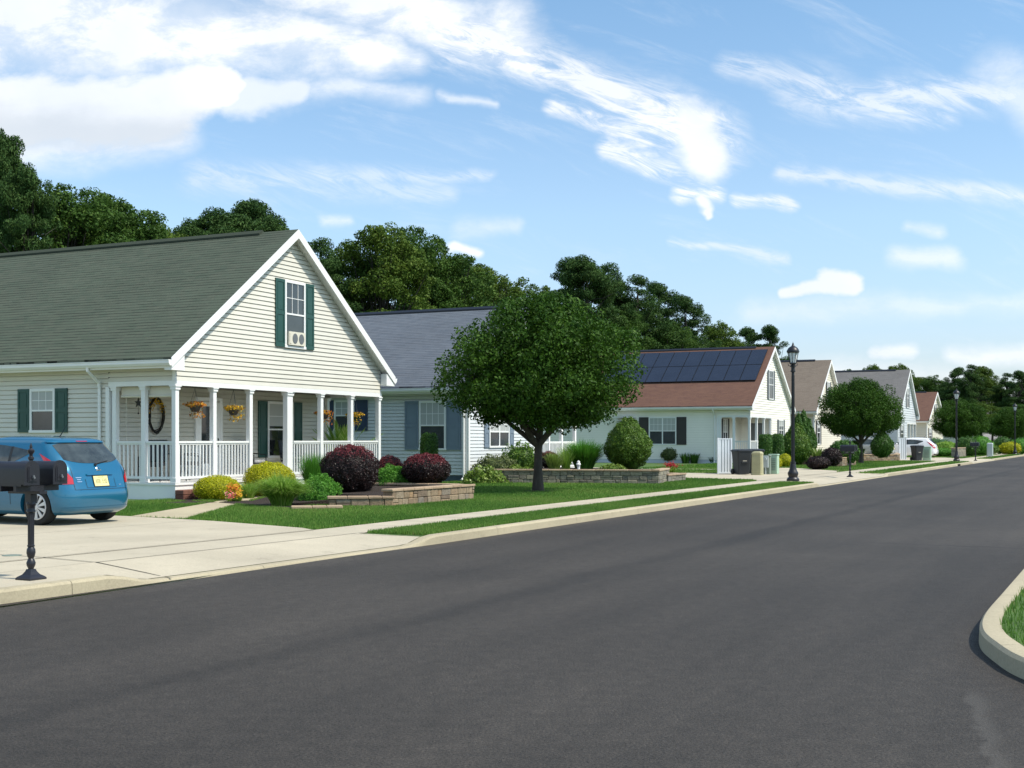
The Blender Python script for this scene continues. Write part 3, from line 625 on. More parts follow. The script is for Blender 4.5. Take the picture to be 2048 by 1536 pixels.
def pine(seed,H=16.,R_=3.6):
    rng=np.random.default_rng(seed); root=empty('pine_tree'); cl=[]
    for i in range(62):
        t=rng.uniform(0,1); z=H*(.38+.58*t); rr=R_*math.sin(math.pi*min(1,.18+t*.75))**.7*rng.uniform(.45,1.05); a=rng.uniform(0,6.28)
        for k in range(3): cl.append((math.cos(a)*rr*(1-.28*k)+rng.normal(0,.3),math.sin(a)*rr*(1-.28*k)+rng.normal(0,.3),z+.25*rng.normal()+.1*k,rng.uniform(.40,.85)))
    cl.append((0,0,H-.5,.8))
    crown('crown',cl,640,.24,'pine',root,rng,asp=.30,flat=.6,up=.5,jit=1.1,fill=.6)
    mb=MB(); limbs(mb,(0,0,-.2),(rng.normal(0,.4),0,H*.93),.24,[c[:3] for c in cl[::4]],rng,.25,.35); mb.build('trunk',M['darkbark'],root,True)
    return root
# ---------------------------------------------------------------- houses
def siding(mb,T,b0,b1,rng_fn,course=.112,m=0,trim0=None,gr_=None):
    """lapped boards: rng_fn(b)->(a0,a1)"""
    old=mb.T; mb.T=T; b=b0; gr_=gr_ or course*.16
    while b<b1-1e-4:
        c=min(course,b1-b); lo=rng_fn(b+.0005); hi=rng_fn(b+c-.0005)
        if lo[1]-lo[0]>.02:
            if hi[1]<hi[0]: mid=(hi[0]+hi[1])/2; hi=(mid,mid)
            g=min(gr_,c*.5); mb.add([(lo[0],b,.022),(lo[1],b,.022),(hi[1],b+c-g,.004),(hi[0],b+c-g,.004)],[(0,1,2,3)],m)
            mb.add([(hi[0],b+c-g,.004),(hi[1],b+c-g,.004),(hi[1],b+c-g,-.025),(hi[0],b+c-g,-.025),(hi[1],b+c,-.025),(hi[0],b+c,-.025)],[(0,1,2,3),(3,2,4,5)],m)
            mb.add([(lo[0],b,.022),(lo[1],b,.022),(lo[1],b,-.025),(lo[0],b,-.025)],[(0,1,2,3)],m)
        b+=c
    mb.T=old
def window(root,T,a0,a1,b0,b1,shut=None,sw=.36,munt=3,curt=.45,units=1,lower=False,single=False):
    mb=MB(T); fw=.07; c0=.005
    mb.box(a0,a1,b1-fw,b1,c0,.055); mb.box(a0-.02,a1+.02,b0-.01,b0+fw*.8,c0,.065)
    mb.box(a0,a0+fw,b0+fw*.8,b1-fw,c0,.055); mb.box(a1-fw,a1,b0+fw*.8,b1-fw,c0,.055)
    U=(a1-a0-fw)/units
    for u in range(units):
        l=a0+fw+u*U; r=l+U-fw
        if u: mb.box(l-fw,l,b0+fw*.8,b1-fw,c0,.052)
        mid=(b0+b1)/2
        if not single: mb.box(l,r,mid-.022,mid+.022,.03,.050)
        for (q0,q1) in ([(mid+.022,b1-fw)]+([(b0+fw*.8,mid-.022)] if lower else [])) if not single else [(b0+fw,b1-fw)]:
            for k in range(1,munt): x=l+(r-l)*k/munt; mb.box(x-.009,x+.009,q0,q1,.034,.040)
            y=(q0+q1)/2; mb.box(l,r,y-.009,y+.009,.034,.0415)
    w_=mb.build('window',M['white'],root)
    mb=MB(T); mb.box(a0+fw*.5,a1-fw*.5,b0+.03,b1-.03,.006,.030); mb.build('pane',M['glass'],w_)
    if curt:  # pale blind strips also stand in for the upper sash's lighter reflection
        mb=MB(T); mid=(b0+b1)/2; h=(b1-b0)*curt; n=int((a1-a0)/.05)
        for k in range(n):
            x0=a0+fw*.6+(a1-a0-fw*1.2)*k/n; x1=a0+fw*.6+(a1-a0-fw*1.2)*(k+1)/n
            mb.box(x0,x1,b1-fw*.5-h,b1-fw*.5,.0302,.0315+.0012*(k%2))
        mb.build('curtain',M['blind'],w_)
    if shut:
        for s in (0,1):
            x0=a0-sw-.02 if s==0 else a1+.02; x1=x0+sw
            mb=MB(T); mb.box(x0,x1,b0,b1,.018,.042)
            for (p,q,r_,t) in ((x0,x0+.055,b0,b1),(x1-.055,x1,b0,b1)): mb.box(p,q,r_,t,.042,.056)
            m_=(b0+b1)/2
            for r_,t in ((b0,b0+.10),(b1-.08,b1),(m_-.05,m_+.05)): mb.box(x0+.055,x1-.055,r_,t,.042,.0555)
            for r_,t in ((b0+.14,m_-.09),(m_+.09,b1-.12)): mb.box(x0+.09,x1-.09,r_,t,.042,.050)
            mb.build('shutter',M[shut],root)
    return w_
def roof_slab(name,P8,uvs,m,parent):
    me=bpy.data.meshes.new(name); fs=[(0,1,2,3),(7,6,5,4),(0,4,5,1),(1,5,6,2),(2,6,7,3),(3,7,4,0)]
    me.from_pydata(P8,[],fs); me.update(); uv=me.uv_layers.new(name='roof'); k=0
    for f in fs:
        for v in f: uv.data[k].uv=uvs[v%4]; k+=1
    me.materials.append(m); return link(name,me,parent)
def post(root,x,y,z0,z1,w_=.125,mt='white'):
    mb=MB(); h=w_/2; mb.bev(x-h,x+h,y-h,y+h,z0,z1,.008); mb.box(x-h-.022,x+h+.022,y-h-.022,y+h+.022,z1-.10,z1-.03); mb.box(x-h-.04,x+h+.04,y-h-.04,y+h+.04,z1-.03,z1)
    mb.box(x-h-.02,x+h+.02,y-h-.02,y+h+.02,z0+.004,z0+.12); return mb.build('porch_post',M[mt],root)
def railing(root,p0,p1,zb,zt,sp_=.118,mt='white'):
    mb=MB(); (x0,y0),(x1,y1)=p0,p1; L=math.hypot(x1-x0,y1-y0); ux,uy=(x1-x0)/L,(y1-y0)/L
    mb.T=lambda a,b,c:(x0+ux*a-uy*b,y0+uy*a+ux*b,c)
    mb.box(0,L,-.045,.045,zt-.05,zt); mb.box(0,L,-.025,.025,zt-.09,zt-.05); mb.box(0,L,-.03,.03,zb,zb+.06)
    n=max(2,int(L/sp_)); 
    for k in range(n): a=(k+.5)*L/n; mb.box(a-.018,a+.018,-.018,.018,zb+.06,zt-.09)
    return mb.build('railing',M[mt],root)
def house(name,label,P,alpha,W,D,ze,zr,wall,roof,porch=None,zh=3.02,ov=.42,rake=.25,zfl=.53,gb=.134,course=.12,group='houses along the left side of the street',simple=False,gable_bottom=None):
    root=empty(name,(P[0],P[1],0),math.pi/2-R(alpha),label,'house',group)
    m=(zr-ze)/(W/2+ov); zs=ze-.20
    zt=lambda x: ze+m*((x if x<=W/2 else W-x)+ov)
    TF=lambda yf:(lambda a,b,c:(a,yf-c,b)); TL=lambda x0:(lambda a,b,c:(x0-c,a,b)); TR=lambda x0:(lambda a,b,c:(x0+c,a,b)); TB=lambda a,b,c:(a,D+c,b)
    z0=gb+.22
    px0,px1,pd=porch if porch else (0,0,0)
    ys=pd if porch and px0<=0 else 0; ye=pd if porch and px1>=W else 0
    mb=MB(); siding(mb,TL(0),z0,zs,lambda b:(ys,D),course); mb.build('wall',M[wall],root)
    if ys: mb=MB(); siding(mb,TL(0),zh,zs,lambda b:(0,ys),course); mb.build('wall',M[wall],root)
    mb=MB(); siding(mb,TR(W),z0,zs,lambda b:(ye,D),.25); 
    if ye: siding(mb,TR(W),zh,zs,lambda b:(0,ye),.25)
    mb.build('wall',M[wall],root)
    def gr(b):
        if b<=zs: return (0,W)
        x=(b+.14-ze)/m-ov; x=max(0,x); return (x,W-x)
    mb=MB(); siding(mb,TF(0),zh,zr-.2,gr,course); mb.build('gable',M[wall],root)
    mb=MB(); siding(mb,TB,z0,zr-.2,gr,.25); mb.build('wall',M[wall],root)
    if porch:
        if px0>0: mb=MB(); siding(mb,TF(0),z0,zh,lambda b:(0,px0),course); mb.build('wall',M[wall],root); mb=MB(); siding(mb,TR(px0),z0,zh,lambda b:(0,pd),course); mb.build('wall',M[wall],root)
        if px1<W: mb=MB(); siding(mb,TF(0),z0,zh,lambda b:(px1,W),course); mb.build('wall',M[wall],root); mb=MB(); siding(mb,TL(px1),z0,zh,lambda b:(0,pd),course); mb.build('wall',M[wall],root)
        mb=MB(); siding(mb,TF(pd),z0,zh,lambda b:(px0,px1),course); mb.build('wall',M[wall],root)
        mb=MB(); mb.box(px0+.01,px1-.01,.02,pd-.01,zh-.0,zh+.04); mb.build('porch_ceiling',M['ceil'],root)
        mb=MB(); mb.box(px0+.0,px1-.0,0,pd-.02,gb-.05,zfl-.05); mb.box(px0-.03 if px0<=0 else px0+.02,px1+.03 if px1>=W else px1-.02,-.03,pd-.02,zfl-.05,zfl); mb.build('porch_floor',M['white'],root)
        mb=MB(); mb.box(px0-.005 if px0<=0 else px0+.02,px1+.01 if px1>=W else px1-.02,-.022,-.0,zh-.12,zh-.002)
        if px0<=0: mb.box(-.022,-.0,-.022,pd,zh-.12,zh-.002)
        if px1>=W: mb.box(W,W+.022,-.022,pd,zh-.12,zh-.002)
        mb.build('porch_beam',M['white'],root)
    else: mb=MB(); siding(mb,TF(0),z0,zh,lambda b:(0,W),course); mb.build('wall',M[wall],root)
    # foundation
    mb=MB(); mb.box(0.01,W-.01,(pd if (porch and px0<=0) else 0)+.01,D-.01,gb-.1,z0)
    if porch and px0>0: mb.box(.01,px0,.01,pd+.005,gb-.1,z0-.001)
    elif porch and px1<W: mb.box(px1,W-.01,.01,pd+.005,gb-.1,z0-.001)
    mb.build('foundation',M['palegrey' if wall!='bluegrey' else 'blueshut'],root)
    # corner boards
    t=.09
    def cb(x,y,za,zb,dx,dy): mb=MB(); mb.box(min(x,x+dx*t),max(x,x+dx*t),y-.026 if dy>0 else y,y if dy>0 else y+.0,za,zb); mb.box(x-.026 if dx>0 else x,x if dx>0 else x+.026,y-.026+.001,y+t,za,zb); mb.build('corner_board',M['white'],root)
    cb(0,ys,z0,zs if not ys else zh-.13,1,1); cb(W,ye,z0,zh-.13 if ye else zs,-1,1)
    if ys: mb=MB(); mb.box(-.03,0,-.03,.06,zh,zs); mb.build('corner_board',M['white'],root)
    # roof
    y0,y1=-rake,D+.3; th=.09
    for s in (0,1):
        X=(lambda x:x) if s==0 else (lambda x:W-x)
        sl=math.hypot(W/2+ov,zr-ze); a=(X(-ov),ze);b=(X(W/2),zr)
        P8=[(a[0],y0,a[1]),(a[0],y1,a[1]),(b[0],y1,b[1]),(b[0],y0,b[1])]; P8+=[(x,y,z-th) for x,y,z in P8]
        roof_slab('roof',P8,[(y0,0),(y1,0),(y1,sl),(y0,sl)],M[roof],root)
    mb=MB(); q=m*.13
    mb.loft([[(W/2-.15,y,zr-q+.0),(W/2-.15,y,zr-q+.05),(W/2,y,zr+.065),(W/2+.15,y,zr-q+.05),(W/2+.15,y,zr-q)] for y in (y0+1.2,D-.6)])
    mb.build('ridge_vent',M[roof+'_cap'] if roof+'_cap' in M else M['black'],root)
    # rake boards, soffits, returns
    mb=MB(); fw=.235
    for s in (0,1):
        X=(lambda x:x) if s==0 else (lambda x:W-x)
        for yy in (y0-.028,):
            o=[(X(-ov-.015),yy,ze-.012),(X(W/2),yy,zr-.012),(X(W/2),yy,zr-.012-fw),(X(-ov-.015),yy,ze-.012-fw)]
            mb.loft([o,[(x,y+.026,z) for x,y,z in o]])
        o=[(X(-ov+.001),y0+.001,ze-.16),(X(-ov+.001),-.002,ze-.16),(X(W/2),-.002,zr-.16),(X(W/2),y0+.001,zr-.16)]
        mb.loft([o,[(x,y,z+.02) for x,y,z in o]])
        # boxed return
        xa,xb=sorted((X(-ov+.002),X(.05)))
        mb.loft([[(xa,y0+.002,ze-.30),(xb,y0+.002,ze-.30),(xb,y0+.002,ze-.30+(.14 if s==0 else .14)+ (m*.3 if True else 0)),(xa,y0+.002,ze-.12)] if s==0 else [(xa,y0+.002,ze-.30),(xb,y0+.002,ze-.30),(xb,y0+.002,ze-.12),(xa,y0+.002,ze-.16+m*.3)],
                 [(xa,-.03,ze-.30),(xb,-.03,ze-.30),(xb,-.03,ze-.16+m*.3),(xa,-.03,ze-.12)] if s==0 else [(xa,-.03,ze-.30),(xb,-.03,ze-.30),(xb,-.03,ze-.12),(xa,-.03,ze-.16+m*.3)]])
    mb.build('rake_board',M['white'],root)
    mb=MB()
    for s in (0,1):
        x0_,x1_=(-ov+.005,.0) if s==0 else (W,W+ov-.005)
        mb.box(x0_,x1_,0,D,zs-.02,zs)
        xf=-ov if s==0 else W+ov-.02; mb.box(xf,xf+.02,y0+.01,D+.28,ze-.25,ze-.09)
    mb.build('soffit',M['white'],root)
    for s in (0,1):
        mb=MB(); sgn=-1 if s==0 else 1; xe=-ov if s==0 else W+ov
        pr=[(0,ze-.20),(.07,ze-.20),(.115,ze-.14),(.115,ze-.085),(.13,ze-.075),(.13,ze-.06),(0,ze-.06)]
        mb.loft([[(xe+sgn*(a+.002),y,z) for a,z in pr] for y in (y0-.02,D+.28)]); mb.build('gutter',M['white'],root)
    return root,dict(TF=TF,TL=TL,TR=TR,m=m,zs=zs,zt=zt)
def downspout(root,x,y,zt,zb,ov=.42,sx_=-1):
    mb=MB(); o=sx_
    mb.tube([(x+o*(ov+.05),y,zt),(x+o*(ov+.05),y,zt-.14),(x+o*.09,y,zt-.42),(x+o*.07,y,zt-.55),(x+o*.07,y,zb+.12),(x+o*.22,y,zb+.03)],.042,6); return mb.build('downspout',M['white'],root)
# ---- house with green roof
M['roofgreen_cap']=M['roofgreen']; M['ceil']=mat('porch_ceiling_darkened',(.20,.19,.15),.6)  # ceiling colour darkened to deepen the shade inside the porch
P1=(-8.15,30.0); A1=25.5
h1,c1=house('clapboard_house','cream clapboard house with dark green roof, green shutters and a porch hung with baskets',P1,A1,9.45,17,3.55,7.38,'cream','roofgreen',(0,9.45,2.1))
window(h1,c1['TL'](0),3.87,4.74,1.77,2.89,'greenshut',.40,3,.48)
gw=window(h1,c1['TF'](0),4.40,5.36,4.12,5.97,'greenshut',.40,3,.0)
mb=MB(c1['TF'](0)); mb.box(4.50,5.26,4.19,4.56,.05,.11)
mb.box(4.53,4.60,4.23,4.52,.112,.122)
mb.build('air_conditioner',M['tan'],h1)
mb=MB()
for x in (4.78,5.08):
    mb.T=c1['TF'](0); n=16
    mb.loft([[(x+.12*math.cos(6.283*j/n),4.375+.14*math.sin(6.283*j/n),cc) for j in range(n)] for cc in (.111,.119)],0)
mb.build('fan_grille',M['greyshut'],h1)
TP=c1['TF'](2.1)
window(h1,TP,6.45,7.75,1.05,2.72,'greenshut',.42,1,.42)
mb=MB(TP); mb.box(3.2,3.3,.53,2.75,.005,.06); mb.box(4.25,4.35,.53,2.75,.005,.06); mb.box(3.3,4.25,2.65,2.75,.005,.06)
mb.box(3.3,4.25,.55,.75,.02,.045); mb.box(3.3,3.46,.75,2.62,.02,.045); mb.box(4.09,4.25,.75,2.62,.02,.045); mb.box(3.46,4.09,2.50,2.62,.02,.045); mb.box(3.46,4.09,.75,.92,.02,.045)
d_=mb.build('door',M['white'],h1); mb=MB(TP); mb.box(3.46,4.09,.92,2.5,.02,.03); mb.build('pane',M['glass'],d_)
mb=MB(TP); mb.cyl((4.17,1.5,.045),(4.17,1.5,.1),.02); mb.box(4.15,4.19,1.38,1.62,.045,.055); mb.build('handle',M['black'],d_)
for x in (0.0,1.49,2.97,6.25,7.83,9.40): post(h1,x+(.075 if x==0 else 0),.04+.02,.53,3.02-.12,.13)
post(h1,4.63,.06,.53,2.90,.16); post(h1,4.82,.10,.53,2.90,.125)
for y in (1.02,1.95): post(h1,.075,y,.53,2.90,.13)
for y in (1.02,1.95): post(h1,9.38,y,.53,2.90,.13)
for a,b in ((.14,1.42),(1.56,2.90),(4.90,6.18),(6.32,7.76),(7.90,9.33)): railing(h1,(a,.06),(b,.06),.62,1.55)
for a,b in ((.13,.95),(1.09,1.88)): railing(h1,(.075,a),(.075,b),.62,1.55); railing(h1,(9.38,a),(9.38,b),.62,1.55)
downspout(h1,0,2.35,3.42,.134)
# porch steps
mb=MB()
for k in range(2): mb.box(3.1,4.5,-.35*(2-k)-.04*0,-.031-.35*(1-k)*1.0 if k==0 else -.031,.1,.27+.13*k)
mb.build('porch_steps',M['conc'],h1)
mb=MB(); rr=random.Random(4)
for row in range(2):
    x=-.05
    while x<3.0:
        l=rr.uniform(.28,.4); mb.bev(x,x+l-.01,-.30,-.035,.134+row*.12,.134+row*.12+.115,.012,0,rr.random()); x+=l
mb.build('brick_edging',M['brick'],h1)
# roller shade at the near end of the porch
mb=MB(); mb.box(.17,.19,.12,1.85,2.68,2.90); mb.cyl((.18,.12,2.66),(.18,1.85,2.66),.035); mb.box(.178,.184,1.70,1.71,1.35,2.66); mb.build('rolled_shade',M['tan'],h1)
# ---- house with blue-grey roof
P2=(-1.50,42.6); A2=25.2
h2,c2=house('clapboard_house','blue-grey clapboard house with slate-blue roof half hidden behind the large round tree',P2,A2,9.8,17,3.42,6.65,'bluegrey','roofblue',(5.4,9.8,2.0))
TL2=c2['TL'](0)
def side_y(P,A,u):   # distance back along a side wall of the picture column u (for measuring only)
    k=(u-1024)/F; nx,ny=-math.cos(R(A)),math.sin(R(A)); return (k*P[1]-P[0])/(nx-k*ny)
window(h2,TL2,side_y(P2,A2,893),side_y(P2,A2,839),1.22,2.93,'blueshut',.55,4,.5)
window(h2,TL2,side_y(P2,A2,690)-.2,side_y(P2,A2,660)-.2,1.9,3.0,'navy',.75,2,.5)
window(h2,c2['TF'](0),1.55,2.45+.75,1.30,2.42,'blueshut',.36,3,.5,units=2)
window(h2,c2['TF'](2.0),7.7,8.8,1.3,2.6,'greyshut',.32,3,.0)
window(h2,c2['TF'](0),4.4,5.4,4.2,5.7,'blueshut',.36,3,.4)
for x in (5.5,7.0,8.3,9.72): post(h2,x,.06,.53,2.90,.13)
for a,b in ((5.57,6.93),(7.07,8.23),(8.37,9.65)): railing(h2,(a,.06),(b,.06),.62,1.5,.12)
railing(h2,(9.72,.13),(9.72,1.95),.62,1.5)
downspout(h2,0,.14,3.29,.16)
# ---- house with solar panels
P3=(14.2,74.0); A3=26.0
h3,c3=house('clapboard_house','white clapboard house with brown roof covered in solar panels behind the trash bins',P3,A3,10.1,17,3.60,7.45,'whitesiding','roofbrown',(0,5.1,1.95),course=.15)
TL3=c3['TL'](0)
y_=lambda u:side_y(P3,A3,u)
window(h3,TL3,y_(1353),y_(1298),1.25,2.95,'darkshut',.62,3,.5,units=2)
window(h3,c3['TF'](1.95),.9,1.9,1.2,2.85,'darkshut',.3,1,.5,units=2)
window(h3,c3['TF'](0),6.9,8.1,1.5,2.85,'greyshut',.34,3,.3,units=2)
window(h3,c3['TF'](0),4.35,5.45,4.1,5.95,'greyshut',.38,3,.0)
mb=MB(c3['TL'](5.1)); mb.box(.5,1.5,.53,2.6,.02,.05); mb.build('door',M['greyshut'],h3)
for x in (.08,1.7,3.4,5.0): post(h3,x,.06,.53,2.90,.14)
for y in (1.0,1.85): post(h3,.08,y,.53,2.90,.14)
for a,b in ((.15,1.63),(1.77,3.33)): railing(h3,(a,.06),(b,.06),.62,1.5,.13)
for a,b in ((.13,.93),(1.07,1.78)): railing(h3,(.08,a),(.08,b),.62,1.5,.13)
downspout(h3,0,2.15,3.47,.134)
M['solar']=mat('solar_cells',(.022,.028,.046),.2,spec=.5,noise=(1.2,.12)); M['solarframe']=mat('solar_frame',(.01,.01,.012),.4)
sl=math.atan(c3['m']); cs,sn=math.cos(sl),math.sin(sl)
def roofT(a,b,c): return (-.42+b*cs-c*sn, a, 3.60+b*sn+c*cs)
SLEN=math.hypot(10.1/2+.42,7.45-3.60)
for r_ in range(2):
    for k in range(10):
        a0=.10+k*1.02; b0=SLEN-.45-(r_+1)*1.80
        mb=MB(roofT); mb.box(a0,a0+1.0,b0,b0+1.775,.06,.10); p_=mb.build('solar_panel',M['solarframe'],h3)
        mb=MB(roofT); mb.box(a0+.022,a0+.978,b0+.022,b0+1.753,.1005,.104); mb.build('cells',M['solar'],p_)
mb=MB(TL3)
for k in range(6): mb.box(y_(1272),y_(1236),2.95-.10*k-.02,2.95-.10*k,.05,.75-.04*k)
mb.build('louvred_awning',M['white'],h3)
# ---- farther houses
P4=(21.7,89.0)
h4,c4=house('clapboard_house','tan house with taupe roof between the solar roof house and the second round tree',P4,26,9.4,16,3.62,7.55,'tan','rooftaupe',None,course=.16)
window(h4,c4['TF'](0),.75,1.75,1.2,2.95,'darkshut',.36,2,.3)
window(h4,c4['TF'](0),4.2,5.2,4.3,5.9,'darkshut',.36,2,.3)
P5=(32.0,102.8)
h5,c5=house('clapboard_house','pale grey house with grey roof rising behind the second round tree and the white car',P5,26,10.2,16,3.62,7.6,'palegrey','roofgrey',(4.8,10.2,2.0),course=.2)
window(h5,c5['TF'](0),4.5,5.7,4.3,6.0,'greyshut',.36,2,.3); window(h5,c5['TF'](0),1.2,2.6,1.3,2.8,'greyshut',.36,2,.3)
window(h5,c5['TF'](2.0),6.3,7.3,1.3,2.8,None,.36,2,.3)
for x in (4.9,6.6,8.4,10.1): post(h5,x,.06,.53,2.9,.16)
railing(h5,(5.0,.06),(10.0,.06),.62,1.5,.25)
P6=(45.2,135.0)
h6,c6=house('clapboard_house','small cream house with reddish-brown roof, left of the third round tree',P6,28,10.5,16,3.6,6.9,'tan','roofbrown',None,course=.25)
window(h6,c6['TF'](0),1.0,2.6,1.2,2.8,'darkshut',.4,2,.3); window(h6,c6['TF'](0),4.7,5.8,4.2,5.6,'darkshut',.36,2,.3)
P7=(66.5,185.0)
h7,c7=house('clapboard_house','far tan house with pale roof just showing over the third round tree',P7,27,10.,16,3.6,6.9,'tan','rooftaupe',None,course=.3)
P8=(80.5,218.0)
h8,c8=house('clapboard_house','farthest house with a blue-grey roof between the third and fourth round trees',P8,27,10.,16,3.6,7.6,'bluegrey','roofblue',None,course=.3)
for h_,c_ in ((h7,c7),(h8,c8)):
    window(h_,c_['TF'](0),1.0,2.6,1.2,2.8,'darkshut',.4,2,.3); window(h_,c_['TF'](0),4.7,5.8,4.2,5.6,'darkshut',.36,2,.3)
def W2(P,A,x,y,z=0):   # house-local to world
    a=R(A); return (P[0]+x*math.sin(a)-y*math.cos(a), P[1]+x*math.cos(a)+y*math.sin(a), z)

# ---------------------------------------------------------------- things on the first porch
RZ1=math.pi/2-R(A1)
def basket(x,y,z,hang,flower,label,seed,tilt=0):
    rt=empty('hanging_basket',W2(P1,A1,x,y,z),RZ1,label,'flower basket','flower baskets hanging from the porch beam')
    mb=MB(); mb.lathe((0,0,0),[(.07,0),(.12,.05),(.145,.13),(.15,.16)],14); mb.build('basket',M['bark' if seed!=4 else 'olive'],rt,True)
    mb=MB()
    for k in range(3): a=k*2.09; mb.cyl((.14*math.cos(a),.14*math.sin(a),.15),(0,0,hang),.004,.004,4)
    mb.build('hanger',M['greyshut'],rt)
    rng=np.random.default_rng(seed); n=340; d=sph(rng,n); P=d*np.array([.27,.27,.075])*(.6+.5*rng.random(n))[:,None]+np.array([0,0,.19]); 
    dr=rng.random(n)<.25; P[dr]=P[dr]*np.array([.7,.7,0])+np.stack([rng.normal(.1*tilt,.03,dr.sum()),rng.normal(0,.05,dr.sum()),.12-rng.random(dr.sum())*.28],1)
    V,Q=leafquads(P,d,.055,rng,.7); np_mesh('flowers',V,Q,M[flower],rt,var=rng.random(n))
    V,Q=leafquads(P[:150]*.9,d[:150],.06,rng,.4); np_mesh('leaves',V,Q,M['olive'],rt,var=rng.random(150))
def hangz(v,Y): return at(0,v,Y).z
basket(1.15,.35,2.28,.60,'orange','basket of rusty orange flowers hanging in front of the glazed porch door',1,1)
basket(2.55,.25,2.22,.66,'yellowfl','basket of yellow and orange flowers hanging right of the porch door',2,1)
basket(6.85,.35,2.18,.70,'orange','basket of orange flowers hanging second from the right end of the porch',3,1)
basket(8.55,.35,2.16,.72,'yellowfl','pale basket with a few yellow flowers at the right end of the porch',4,-1)
# wreath
rt=empty('wreath',W2(P1,A1,1.62,2.04,2.22),RZ1,'tall oval twig wreath with yellow flowers on the porch wall','wreath')
mb=MB(); rr=random.Random(3)
for q in range(9):
    pts=[]; ra=rr.uniform(.24,.33); rb=rr.uniform(.40,.47); ph=rr.uniform(0,6)
    for j in range(25): a=6.283*j/24; k=1+.05*math.sin(5*a+ph); pts.append((ra*k*math.cos(a),-.02+.02*math.sin(3*a+ph),rb*k*math.sin(a)))
    mb.tube(pts,.012,5)
mb.build('twig_ring',M['darkbark'],rt)
rng=np.random.default_rng(2); n=120; a=rng.uniform(.3,2.8,n); P=np.stack([.28*np.cos(a)+rng.normal(0,.05,n),-.05+rng.normal(0,.03,n),.36*np.sin(a)+rng.normal(0,.06,n)],1); V,Q=leafquads(P,np.tile([0,-1.,0],(n,1)),.06,rng,.6); np_mesh('flowers',V,Q,M['yellowfl'],rt,var=rng.random(n))
# star ornament
rt=MB(); pts=[]
for j in range(10): a=math.pi/2+j*math.pi/5; r_=.13 if j%2==0 else .05; pts.append((0,r_*math.cos(a),r_*math.sin(a)))
rt.loft([[(x-.01,y,z) for x,y,z in pts],[(x+.01,y,z) for x,y,z in pts]]); rt.cyl((0,0,.12),(0,0,.40),.004,.004,4); rt.cyl((0,0,-.04),(0,0,-.24),.004,.004,4); rt.ell((0,0,-.26),(.02,.02,.03),8,5)
o=rt.build('star_ornament',M['darkbark']); o.location=W2(P1,A1,.22,1.35,2.50); o.rotation_euler=(0,0,RZ1); tag(o,'small dark metal star hanging in the near end of the porch','ornament')
# wind spinner
mb=MB()
for k in range(7):
    z=-.12*k; r_=.11 if k==0 else .035
    mb.tube([(r_*math.cos(6.283*j/16),0,z+r_*math.sin(6.283*j/16)) for j in range(17)],.007,4)
mb.cyl((0,0,.11),(0,0,.3),.003,.003,4); mb.cyl((0,0,-.1),(0,0,-.8),.004,.004,4)
o=mb.build('wind_spinner',M['chrome']); o.location=W2(P1,A1,5.72,.9,2.60); o.rotation_euler=(0,0,RZ1); tag(o,'silver wind spinner hanging beside the porch window shutter','ornament')
# patio furniture
M['pattern']=mat('patterned_cushion',(.30,.30,.31),.8,noise=(14,.85))
def patio_chair(x,y,rz,label,cush='pattern'):
    rt=empty('patio_chair',W2(P1,A1,x,y,.53),RZ1+rz,label,'chair','chairs on the railed porch')
    mb=MB(); 
    for px in (-.28,.28):
        mb.tube([(px,-.28,0),(px,-.26,.62),(px,.22,.66),(px,.30,1.0)],.016,6); mb.tube([(px,.30,0),(px,.2,.42),(px,.30,1.02)],.016,6)
    mb.tube([(-.28,.30,1.0),(.28,.30,1.0)],.016,6); mb.tube([(-.28,-.25,.38),(.28,-.25,.38)],.016,6); mb.build('frame',M['black'],rt)
    mb=MB(); mb.bev(-.26,.26,-.27,.22,.38,.48,.03); mb.build('seat_cushion',M[cush],rt)
    mb=MB(lambda a,b,c:(a,b+(c-.48)*.2,c)); mb.bev(-.26,.26,.16,.25,.48,1.05,.03); mb.build('back_cushion',M[cush],rt)
patio_chair(5.05,1.55,0,'patio chair with grey patterned cushion in the porch entry, left of the window')
patio_chair(.75,1.35,-1.2,'dark patio chair at the near end of the porch','black'); patio_chair(2.3,1.5,.6,'dark patio chair behind the railing under the porch door side','black')
patio_chair(6.9,1.5,0,'dark patio chair behind the railing under the porch window','black')
rt=empty('patio_table',W2(P1,A1,1.55,1.1,.53),RZ1,'low dark round patio table behind the near porch railing','table')
mb=MB(); mb.lathe((0,0,.68),[(.38,0),(.40,.015),(.38,.03)],20); mb.build('tabletop',M['black'],rt,True)
for k in range(3): a=k*2.09; mb=MB(); mb.tube([(.05*math.cos(a),.05*math.sin(a),.68),(.12*math.cos(a),.12*math.sin(a),.4),(.3*math.cos(a),.3*math.sin(a),0)],.014,6); mb.build('leg',M['black'],rt)
